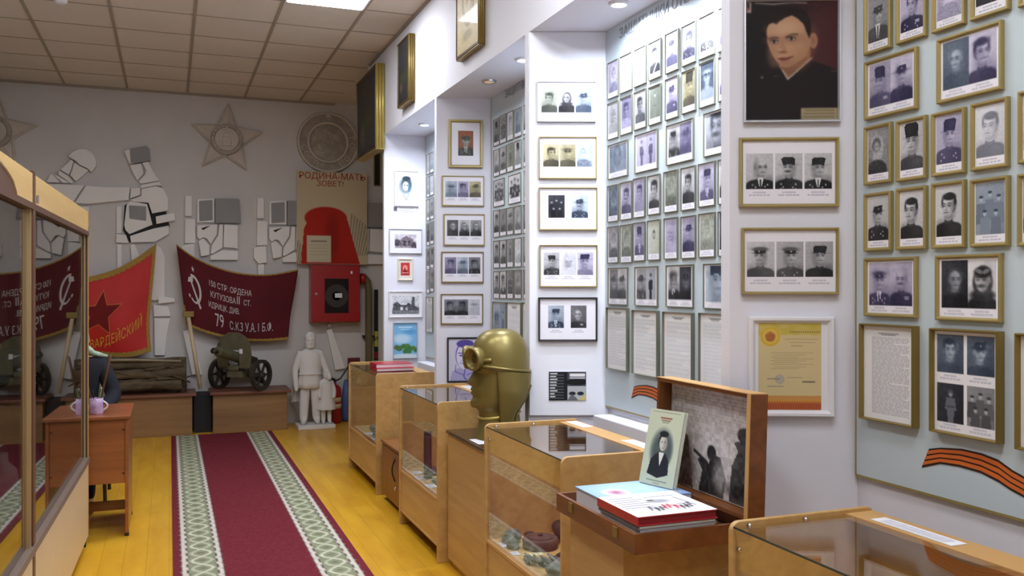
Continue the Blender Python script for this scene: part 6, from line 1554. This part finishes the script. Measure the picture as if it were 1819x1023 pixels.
def extinguisher():
    o = Vector((1.70, 9.98, 0)); a = hit(591, 747, (0, 0, 0), Vector((0, 0, 1))); o = Vector((a.x-.01, 10.20, 0)); M = Matrix.Translation(o)
    t = thing('fire_extinguisher', 'red fire extinguisher standing on the floor beside the white statue', 'fire extinguisher', o)
    part('cylinder', MB().lathe([(.001, .0), (.070, .0), (.076, .008), (.078, .02), (.078, .36), (.070, .40), (.045, .425), (.025, .432), (.022, .45), (.001, .45)], 32, M), M_RED, t, smooth=True)
    part('label_band', MB().lathe([(.0785, .17), (.0785, .22)], 32, M).lathe([(.0785, .24), (.0785, .29)], 32, M), mat('label cream', (214, 196, 150), .6), t, smooth=True)
    part('valve', MB().lathe([(.001, .45), (.018, .45), (.020, .47), (.014, .50), (.001, .50)], 16, M), M_BLACKMETAL, t, smooth=True)
    part('handle', MB().tube([M @ Vector((.0, 0, .49)), M @ Vector((-.05, -.01, .515)), M @ Vector((-.10, -.015, .55))], .010, 8).tube([M @ Vector((0, 0, .485)), M @ Vector((-.09, -.01, .495))], .008, 8), M_BLACKMETAL, t, smooth=True)
    part('hose', MB().tube([M @ Vector((.015, 0, .475)), M @ Vector((.07, 0, .50)), M @ Vector((.14, .01, .60)), M @ Vector((.19, .03, .67))], .010, 10), M_BLACKMETAL, t, smooth=True)
extinguisher()
a = hit(606, 742, (0, 0, 0), Vector((0, 0, 1)))
solid('blue_bag', lump(a.x+.015, 10.26, 0, .05, .04, .26, 44), M_BLUE, 'blue bag standing behind the fire extinguisher', 'bag', None, True)
a = hit(619, 745, (0, 0, 0), Vector((0, 0, 1)))
solid('leaning_sheet', MB().box((a.x-.02, YB-.035, 0), (a.x+.12, YB-.01, .72)), mat('dark red paint', (96, 24, 22), .5), 'dark red sheet leaning on the wall behind the far display case', 'board', bevel=.004)

# benches
def bench(x0, x1, label):
    t = thing('bench', label, 'bench', ((x0+x1)/2, 10.1, 0), 'long low display benches under the end wall')
    part('body', MB().box((x0+.03, 9.90, 0), (x1-.04, YB-.005, .405)), M_BENCH, t, bevel=.003)
    part('top', MB().box((x0, 9.86, .405), (x1, YB-.005, .435)), M_BENCHTOP, t, bevel=.004)
bench(-1.72, .265, 'long brown bench carrying the log bunker model')
bench(.40, 1.23, 'short brown bench carrying the wheeled machine gun')
solid('gap_shade_block', MB().box((.245, 10.02, 0), (.42, YB-.005, .40)), M_BLACK, 'black block standing in for the shade in the gap between the brown benches', 'board')  # shade of the open gap, put in as a black block

# log model
def logs():
    o = Vector((-.25, 10.08, .4365)); t = thing('log_bunker_model', 'model of bark covered logs on the long brown bench', 'model', o)
    rs = np.random.RandomState(8)
    x0, x1 = -.62, .145
    for k, (y, z, r) in enumerate([(9.99, .075, .062), (10.13, .075, .066), (10.00, .185, .055), (10.14, .19, .06), (10.03, .285, .050), (10.15, .29, .052)]):
        path = [Vector((x0+(x1-x0)*i/7+rs.uniform(-.01, .01), y+rs.uniform(-.014, .014), .452+z+rs.uniform(-.012, .012))) for i in range(8)]
        path[0].x += rs.uniform(-.03, .04); path[-1].x += rs.uniform(-.05, .03)
        part('log', MB().tube(path, [r*rs.uniform(.86, 1.1) for _ in path], 12), M_LOG, t, smooth=True)
    for k in range(16):
        a = Vector((rs.uniform(x0, x1-.1), rs.uniform(9.93, 9.98), .436+rs.uniform(.05, .3))); b = a+Vector((rs.uniform(.12, .32), rs.uniform(-.02, .06), rs.uniform(-.10, .10)))
        b.z = max(b.z, .46)
        part('branch', MB().tube([a, a.lerp(b, .5)+Vector((0, -.01, .01)), b], [.014, .012, .007], 8), M_LOG, t, smooth=True)
    part('roof_pole', MB().tube([(x0-.02, 9.96, .80), (-.3, 9.97, .79), (.12, 9.98, .765)], [.016, .014, .012], 8), mat('pale pole', (150, 140, 116), .8), t, smooth=True)
    part('stump', MB().tube([(x1-.02, 10.06, .4365), (x1-.02, 10.06, .80)], [.05, .045], 10), M_LOG, t, smooth=True)
logs()

# wheeled machine gun
def machine_gun():
    o = hit(440, 693, (0, 0, .436), Vector((0, 0, 1))); o = Vector((o.x-.07, 10.05, .436))
    M = Matrix.Translation(o) @ Matrix.Rotation(R(-132), 4, 'Z') @ Matrix.Scale(1.0, 4)     # local x: muzzle
    t = thing('machine_gun', 'old olive machine gun with shield on two spoked wheels, on the short bench', 'machine gun', o)
    rw = .165
    for s in (-1, 1):
        Q = M @ Matrix.Translation((0, s*.27, rw)) @ Matrix.Rotation(R(90), 4, 'X')
        w_ = part('wheel', MB().lathe([(rw-.034, -.020), (rw, -.022), (rw, .022), (rw-.034, .020), (rw-.034, -.020)], 40, Q), M_DKSTEEL, t, smooth=False)
        part('hub', MB().lathe([(.001, -.035), (.030, -.035), (.034, -.02), (.034, .02), (.030, .035), (.001, .035)], 20, Q), M_DKSTEEL, w_, smooth=True)
        for k in range(6):
            a = 2*PI*k/6; part('spoke', MB().prism([Q @ Vector(p) for p in [(math.cos(a)*.03-math.sin(a)*.011, math.sin(a)*.03+math.cos(a)*.011, -.008), (math.cos(a)*.135-math.sin(a)*.013, math.sin(a)*.135+math.cos(a)*.013, -.008), (math.cos(a)*.135+math.sin(a)*.013, math.sin(a)*.135-math.cos(a)*.013, -.008), (math.cos(a)*.03+math.sin(a)*.011, math.sin(a)*.03-math.cos(a)*.011, -.008)]],
                 (Q.to_3x3() @ Vector((0, 0, .016)))), M_DKSTEEL, w_)
    part('axle', MB().tube([M @ Vector((0, -.26, rw)), M @ Vector((0, .26, rw))], .020, 12), M_DKSTEEL, t, smooth=True)
    part('carriage', MB().box((-.10, -.10, rw-.03), (.10, .10, rw+.05), M).box((-.16, -.065, rw+.05), (.12, .065, rw+.10), M), M_STEEL, t, bevel=.006)
    part('trail', MB().tube([M @ Vector((-.08, .05, rw)), M @ Vector((-.30, .05, .10)), M @ Vector((-.44, .0, .022))], .018, 10).tube([M @ Vector((-.08, -.05, rw)), M @ Vector((-.30, -.05, .10)), M @ Vector((-.44, 0, .022))], .018, 10), M_DKSTEEL, t, smooth=True)
    up = Matrix.Translation((0, 0, rw+.17)) @ Matrix.Rotation(R(-16), 4, 'Y')
    G = M @ up
    part('barrel_jacket', MB().tube([G @ Vector((-.02, 0, 0)), G @ Vector((.37, 0, 0)), G @ Vector((.39, 0, 0))], [.056, .056, .046], 20), M_STEEL, t, smooth=False)
    part('muzzle', MB().tube([G @ Vector((.38, 0, -.012)), G @ Vector((.42, 0, -.012)), G @ Vector((.45, 0, -.012))], [.024, .022, .032], 16).tube([G @ Vector((.36, 0, .02)), G @ Vector((.38, .0, .09))], .010, 8), M_DKSTEEL, t, smooth=True)
    part('receiver', MB().box((-.26, -.035, -.075), (-.02, .035, .06), G), M_DKSTEEL, t, bevel=.005)
    part('grip', MB().tube([G @ Vector((-.27, .03, .03)), G @ Vector((-.31, .03, -.05))], .012, 8).tube([G @ Vector((-.27, -.03, .03)), G @ Vector((-.31, -.03, -.05))], .012, 8), M_DKSTEEL, t, smooth=True)
    # shield: arched plate with a slot and folded lower wings
    xs = .10
    sh = [(-.19, -.10), (-.21, .02), (-.20, .12), (-.15, .20), (-.06, .245), (.06, .245), (.15, .20), (.20, .12), (.21, .02), (.19, -.10), (.07, -.12), (.062, .07), (-.062, .07), (-.07, -.12)]
    pts = [M @ Vector((xs-.0, y*1.08, rw+.19+z*1.08)) for y, z in sh]
    part('shield', MB().prism(pts, M.to_3x3() @ Vector((.008, 0, 0))), M_STEEL, t)
    part('name_tag', MB().box((xs+.009, .075, rw+.23), (xs+.011, .115, rw+.28), M), M_PAPER, t)
    part('shield_hinge', MB().tube([M @ Vector((xs+.01, -.19, rw+.075)), M @ Vector((xs+.01, -.07, rw+.065))], .012, 8).tube([M @ Vector((xs+.01, .07, rw+.065)), M @ Vector((xs+.01, .19, rw+.075))], .012, 8), M_DKSTEEL, t, smooth=True)
machine_gun()

# white statue: a robed figure with a child
def statue():
    o = hit(548, 751, (0, 0, 0), Vector((0, 0, 1))); o = Vector((o.x+.02, 9.93, 0)); k = 1.03
    t = thing('plaster_statue', 'white plaster statue of an adult with a child standing beside the benches', 'statue', o)
    part('plinth', MB().box((o.x-.20, o.y-.15, 0), (o.x+.20, o.y+.15, .045)), M_PLASTER, t, bevel=.008)
    X, Y = o.x-.055, o.y; mb = MB()
    n = {'pelvis': (X, Y, .50, .085, .07), 'waist': (X, Y, .62, .088, .065), 'chest': (X, Y, .76, .115, .075), 'neck0': (X, Y, .86, .05, .05), 'neck': (X, Y-.005, .90, .034, .034), 'head0': (X, Y-.01, .935, .044, .05), 'head1': (X+.0, Y-.01, .985, .046, .052)}
    e = [('pelvis', 'waist'), ('waist', 'chest'), ('chest', 'neck0'), ('neck0', 'neck'), ('neck', 'head0'), ('head0', 'head1')]
    for s, q in ((-1, 'a'), (1, 'b')):
        n['sh'+q] = (X+s*.11, Y, .815, .05, .05); n['hip'+q] = (X+s*.052, Y, .47, .062, .062); n['kn'+q] = (X+s*.064, Y-.02*(s > 0), .27, .056, .056); n['an'+q] = (X+s*.070, Y, .10, .046, .048); n['to'+q] = (X+s*.08, Y-.075, .065, .03, .022)
        e += [('chest', 'sh'+q), ('pelvis', 'hip'+q), ('hip'+q, 'kn'+q), ('kn'+q, 'an'+q), ('an'+q, 'to'+q)]
    n['ela'] = (X-.165, Y-.01, .63, .038, .038); n['wra'] = (X-.155, Y-.03, .46, .027, .027); n['haa'] = (X-.150, Y-.035, .405, .026, .020)
    n['elb'] = (X+.165, Y-.02, .65, .038, .038); n['wrb'] = (X+.20, Y-.08, .56, .027, .027); n['hab'] = (X+.195, Y-.10, .52, .026, .02)
    e += [('sha', 'ela'), ('ela', 'wra'), ('wra', 'haa'), ('shb', 'elb'), ('elb', 'wrb'), ('wrb', 'hab')]
    skin_into(mb, n, e)
    M = Matrix.Translation((X, Y-.012, .802)) @ Matrix.Rotation(R(-90), 4, 'Z') @ Matrix.Scale(.46, 4); mb.grid(head_shape(HEADPROF[4:], 1), M)
    af = part('adult_figure', mb, M_PLASTER, t, smooth=True)
    face_details(M, af, M_PLASTER)
    P = []
    for i in range(8):
        a = PI/2*i/7; P.append([M @ Vector((math.cos(2*PI*j/28)*.142*max(.03, math.cos(a)**.8)-.012, math.sin(2*PI*j/28)*.132*max(.03, math.cos(a)**.8), .385+.155*math.sin(a)**.85+.05*math.cos(2*PI*j/28)*(1-i/7)+.008*math.cos(7*j))) for j in range(29)])
    part('hair', MB().grid(P), M_PLASTER, af, smooth=True)
    part('belt', MB().tube([(X+math.cos(2*PI*j/28)*.119, Y+math.sin(2*PI*j/28)*.091, .592) for j in range(28)], .009, 8, closed=True), M_PLASTER, t, smooth=True)
    part('tunic', MB().grid([[(X+math.cos(2*PI*j/28)*rx*(1+.05*math.cos(6*2*PI*j/28)*i/5), Y+math.sin(2*PI*j/28)*ry*(1+.05*math.cos(6*2*PI*j/28)*i/5), z) for j in range(29)] for i, (z, rx, ry) in enumerate([(.845, .07, .06), (.81, .125, .078), (.70, .128, .09), (.61, .112, .085), (.60, .120, .09), (.585, .120, .09), (.575, .115, .088), (.50, .128, .095), (.44, .136, .098), (.435, .10, .08)])]), M_PLASTER, t, smooth=True)
    part('cape', MB().grid([[(X-.02+math.sin(R(-100+200*j/16))*(.12+.05*i/5+.012*math.cos(j*2.6)*i/5), Y+.025+math.cos(R(-100+200*j/16))*(.085+.02*math.cos(j*2.2)*i/5), .835-.11*i) for j in range(17)] for i in range(6)]), M_PLASTER, t, smooth=True)
    cx_, cy_ = o.x+.115, o.y-.04; c = MB()
    m = {'pelvis': (cx_, cy_, .33, .055, .048), 'chest': (cx_, cy_, .46, .062, .05), 'neck': (cx_, cy_, .535, .024, .024), 'head0': (cx_, cy_-.005, .57, .04, .044), 'head1': (cx_, cy_, .605, .042, .046)}
    d = [('pelvis', 'chest'), ('chest', 'neck'), ('neck', 'head0'), ('head0', 'head1')]
    for s, q in ((-1, 'a'), (1, 'b')):
        m['sh'+q] = (cx_+s*.062, cy_, .49, .03, .03); m['el'+q] = (cx_+s*.085, cy_-.01, .39, .025, .025); m['wr'+q] = (cx_+s*.07, cy_-.05, .32, .02, .02); m['hip'+q] = (cx_+s*.03, cy_, .30, .036, .036); m['kn'+q] = (cx_+s*.032, cy_, .19, .028, .028); m['an'+q] = (cx_+s*.034, cy_, .075, .022, .024); m['to'+q] = (cx_+s*.036, cy_-.045, .06, .02, .015)
        d += [('chest', 'sh'+q), ('sh'+q, 'el'+q), ('el'+q, 'wr'+q), ('pelvis', 'hip'+q), ('hip'+q, 'kn'+q), ('kn'+q, 'an'+q), ('an'+q, 'to'+q)]
    skin_into(c, m, d)
    M = Matrix.Translation((cx_, cy_-.004, .50)) @ Matrix.Rotation(R(-90), 4, 'Z') @ Matrix.Scale(.30, 4); c.grid(head_shape(HEADPROF[4:], 1), M)
    cf = part('child_figure', c, M_PLASTER, t, smooth=True)
    face_details(M, cf, M_PLASTER)
    part('child_dress', MB().grid([[(cx_+math.cos(2*PI*j/24)*r_*(1+.06*math.cos(6*2*PI*j/24)), cy_+math.sin(2*PI*j/24)*r_*.85, z) for j in range(25)] for z, r_ in ((.50, .062), (.40, .066), (.34, .075), (.20, .10))]), M_PLASTER, t, smooth=True)
statue()

# ---------------------------------------------------------------- banners
def coons(top, right, bottom, left):
    """four pixel polylines -> function (u, v) in pixels"""
    def ev(pl, s):
        L = [0]
        for a, b in zip(pl, pl[1:]): L.append(L[-1]+math.hypot(b[0]-a[0], b[1]-a[1]))
        d = s*L[-1]
        for i in range(len(pl)-1):
            if d <= L[i+1] or i == len(pl)-2:
                f = (d-L[i])/(L[i+1]-L[i]); return (pl[i][0]+(pl[i+1][0]-pl[i][0])*f, pl[i][1]+(pl[i+1][1]-pl[i][1])*f)
    c00, c10, c01, c11 = top[0], top[-1], bottom[0], bottom[-1]
    def f(u, v):
        T, B, L, Rr = ev(top, u), ev(bottom, u), ev(left, v), ev(right, v)
        return tuple((1-v)*T[k]+v*B[k]+(1-u)*L[k]+u*Rr[k]-((1-u)*(1-v)*c00[k]+u*(1-v)*c10[k]+(1-u)*v*c01[k]+u*v*c11[k]) for k in (0, 1))
    return f
def smooth_line(pts, n=24):
    """Catmull-Rom through the points"""
    out = []; P = [pts[0]]+list(pts)+[pts[-1]]
    for i in range(1, len(P)-2):
        for j in range(n//(len(pts)-1)+1):
            t = j/(n//(len(pts)-1)+1)
            out.append(tuple(.5*((2*P[i][k])+(-P[i-1][k]+P[i+1][k])*t+(2*P[i-1][k]-5*P[i][k]+4*P[i+1][k]-P[i+2][k])*t*t+(-P[i-1][k]+3*P[i][k]-3*P[i+1][k]+P[i+2][k])*t**3) for k in (0, 1)))
    out.append(pts[-1]); return out
def banner(name, label, top, right, bottom, left, m, depth, fold, nu=48, nv=32):
    f = coons(smooth_line(top), smooth_line(right), smooth_line(bottom), smooth_line(left))
    D = lambda u, v: depth+.05*math.sin(PI*v)*math.sin(PI*u)+fold*(.5+.5*math.sin(u*17+v*3))*v*(1-u*.3)+fold*.6*math.sin(u*9-v*6)*v
    S3 = lambda u, v, l=0.0: onwall(*f(u, v), d=D(u, v)+l)
    t = thing(name, label, 'banner', S3(.5, 1))
    cl = part('cloth', MB().grid([[S3(i/nu, k/nv) for i in range(nu+1)] for k in range(nv+1)]), m, t, smooth=True)
    so = cl.modifiers.new('thickness', 'SOLIDIFY'); so.thickness = .004; so.offset = 1
    return t, S3
def fringe(t, S3, edges, w_=.05, n=60):
    for (u0, v0, u1, v1, du, dv) in edges:
        P = []
        for i in range(n+1):
            s = i/n; u, v = u0+(u1-u0)*s, v0+(v1-v0)*s
            P.append([S3(u, v, .003), S3(u+du*(.9+.1*((i*7) % 3)), v+dv*(.9+.1*((i*7) % 3)), .005)])
        part('fringe', MB().grid(P), M_FRINGE, t)
def on_cloth(S3, u0, v0, du, dv, l=.006, shear=0.0):
    """letter plane: 1 unit of text across = du in u, 1 unit up = dv in v"""
    return lambda x, y, z: S3(u0+x*du, v0-y*dv+x*du*shear, l+z)

t1, S3 = banner('victory_banner', 'crimson banner with hammer and sickle and white lettering on the end wall',
    [(313, 433), (345, 456), (385, 474), (430, 485), (480, 487), (530, 478)], [(530, 478), (524, 515), (516, 560), (512, 603)], [(331, 577), (370, 592), (420, 603), (465, 606), (512, 603)], [(313, 433), (318, 470), (325, 530), (331, 577)], M_DARKRED, .14, .02)
fringe(t1, S3, [(0, 0, 1, 0, 0, .022), (0, 1, 1, 1, 0, -.035), (0, .75, 0, 1, .012, 0)])
def line(body, u, v, h, xs, sh=0.02, sp=1.0):
    # h: letter height as a share of the banner height
    part('lettering', text_into(MB(), body, 1.0, on_cloth(S3, u, v, h*.70*xs, h*1.35, shear=sh), spacing=sp, extrude=.001), M_LETTER, t1)
line('150 СТР. ОРДЕНА', .275, .31, .088, .70, .06); line('КУТУЗОВА', .285, .465, .090, .68, .05); line('II', .515, .470, .125, .75, .05); line('СТ.', .575, .475, .082, .72, .05)
line('ИДРИЦК. ДИВ.', .26, .615, .085, .66, .02); line('79', .31, .865, .20, .62, .0); line('С.К.', .445, .865, .125, .60, .0, 1.1); line('3 У.А.', .545, .865, .135, .62, .0); line('1 Б.Ф.', .70, .855, .13, .62, .0)
em = MB(); uc, vc = .135, .46
def uvp(x, y, l=.006): return S3(uc+x*.085, vc-y*.24, l)
sick = [R(115-245*k/30) for k in range(31)]
P = []
for i, a in enumerate(sick):
    th = .10+.16*math.sin(PI*min(1, i/26)); P.append([uvp(.78*math.cos(a), .80*math.sin(a)), uvp((.78-th)*math.cos(a)+.03, (.80-th)*math.sin(a))])
em.grid(P)
def quad(p): em.add([tuple(uvp(*q, .0065)) for q in p], [(0, 1, 2, 3)])
quad([(-.78, -.50), (-.62, -.62), (-.52, -.48), (-.68, -.38)])
quad([(-.42, .38), (-.28, .46), (.62, -.92), (.42, -1.02)])
quad([(-.72, .22), (-.58, .50), (-.02, .72), (-.10, .36)])
em.add([tuple(uvp(.06+.19*(1 if i % 2 == 0 else .4)*math.sin(PI*i/5), 1.12+.19*(1 if i % 2 == 0 else .4)*math.cos(PI*i/5))) for i in range(10)], [tuple(range(10))])
part('hammer_and_sickle', em, M_LETTER, t1)

t2, S4 = banner('red_flag', 'bright red flag with star and gold lettering behind the seated person',
    [(84, 500), (130, 497), (165, 490), (205, 478), (245, 456), (278, 432)], [(278, 432), (272, 500), (266, 570), (269, 624)], [(92, 600), (140, 622), (185, 632), (230, 634), (269, 624)], [(84, 500), (86, 540), (88, 570), (92, 600)], M_FLAGRED, .16, .02)
fringe(t2, S4, [(0, 0, 1, 0, 0, .07), (1, 0, 1, 1, -.035, 0), (0, 1, 1, 1, 0, -.05)])
def gp(px, py, l):
    return onwall(px, py, .30+l)
sm = MB(); so_ = MB(); c0 = (.485, .50)
def sp4(k, i): 
    r = k*(1 if i % 2 == 0 else .45); return S4(c0[0]+r*.175*math.sin(PI*i/5+.06), c0[1]-r*.24*math.cos(PI*i/5+.06), .008)
so_.add([tuple(sp4(1.25, i)) for i in range(10)]+[tuple(sp4(1.14, i)) for i in range(10)], [(i, (i+1) % 10, 10+(i+1) % 10, 10+i) for i in range(10)])
sm.add([tuple(sp4(1.14, i)) for i in range(10)]+[tuple(S4(c0[0], c0[1], .010))], [(i, (i+1) % 10, 10) for i in range(10)])
part('star', sm, mat('star velvet', (110, 14, 16), .9), t2); part('star_outline', so_, mat('star outline', (196, 96, 40), .7), t2)
lt = MB(); text_into(lt, 'ГВАРДЕЙСКИЙ', 1.0, on_cloth(S4, .355, .955, .072, .15, .007, shear=-.40), spacing=1.05, extrude=.001); part('lettering', lt, M_GOLDLETTER, t2)
# banner pole leaning on the bench
pa, pb = onwall(334, 558, .24), onwall(356, 690, .30)
pl = thing('banner_pole', 'pale wooden banner pole with gold cross piece leaning by the benches', 'pole', pb)
part('shaft', MB().tube([pa, pb], .020, 12), mat('pale pole wood', (206, 186, 150), .5), pl, smooth=True)
part('cross_piece', MB().box((pa.x-.05, pa.y-.03, pa.z-.03), (pa.x+.06, pa.y+.02, pa.z+.03)), M_OLDGOLD, pl, bevel=.006)
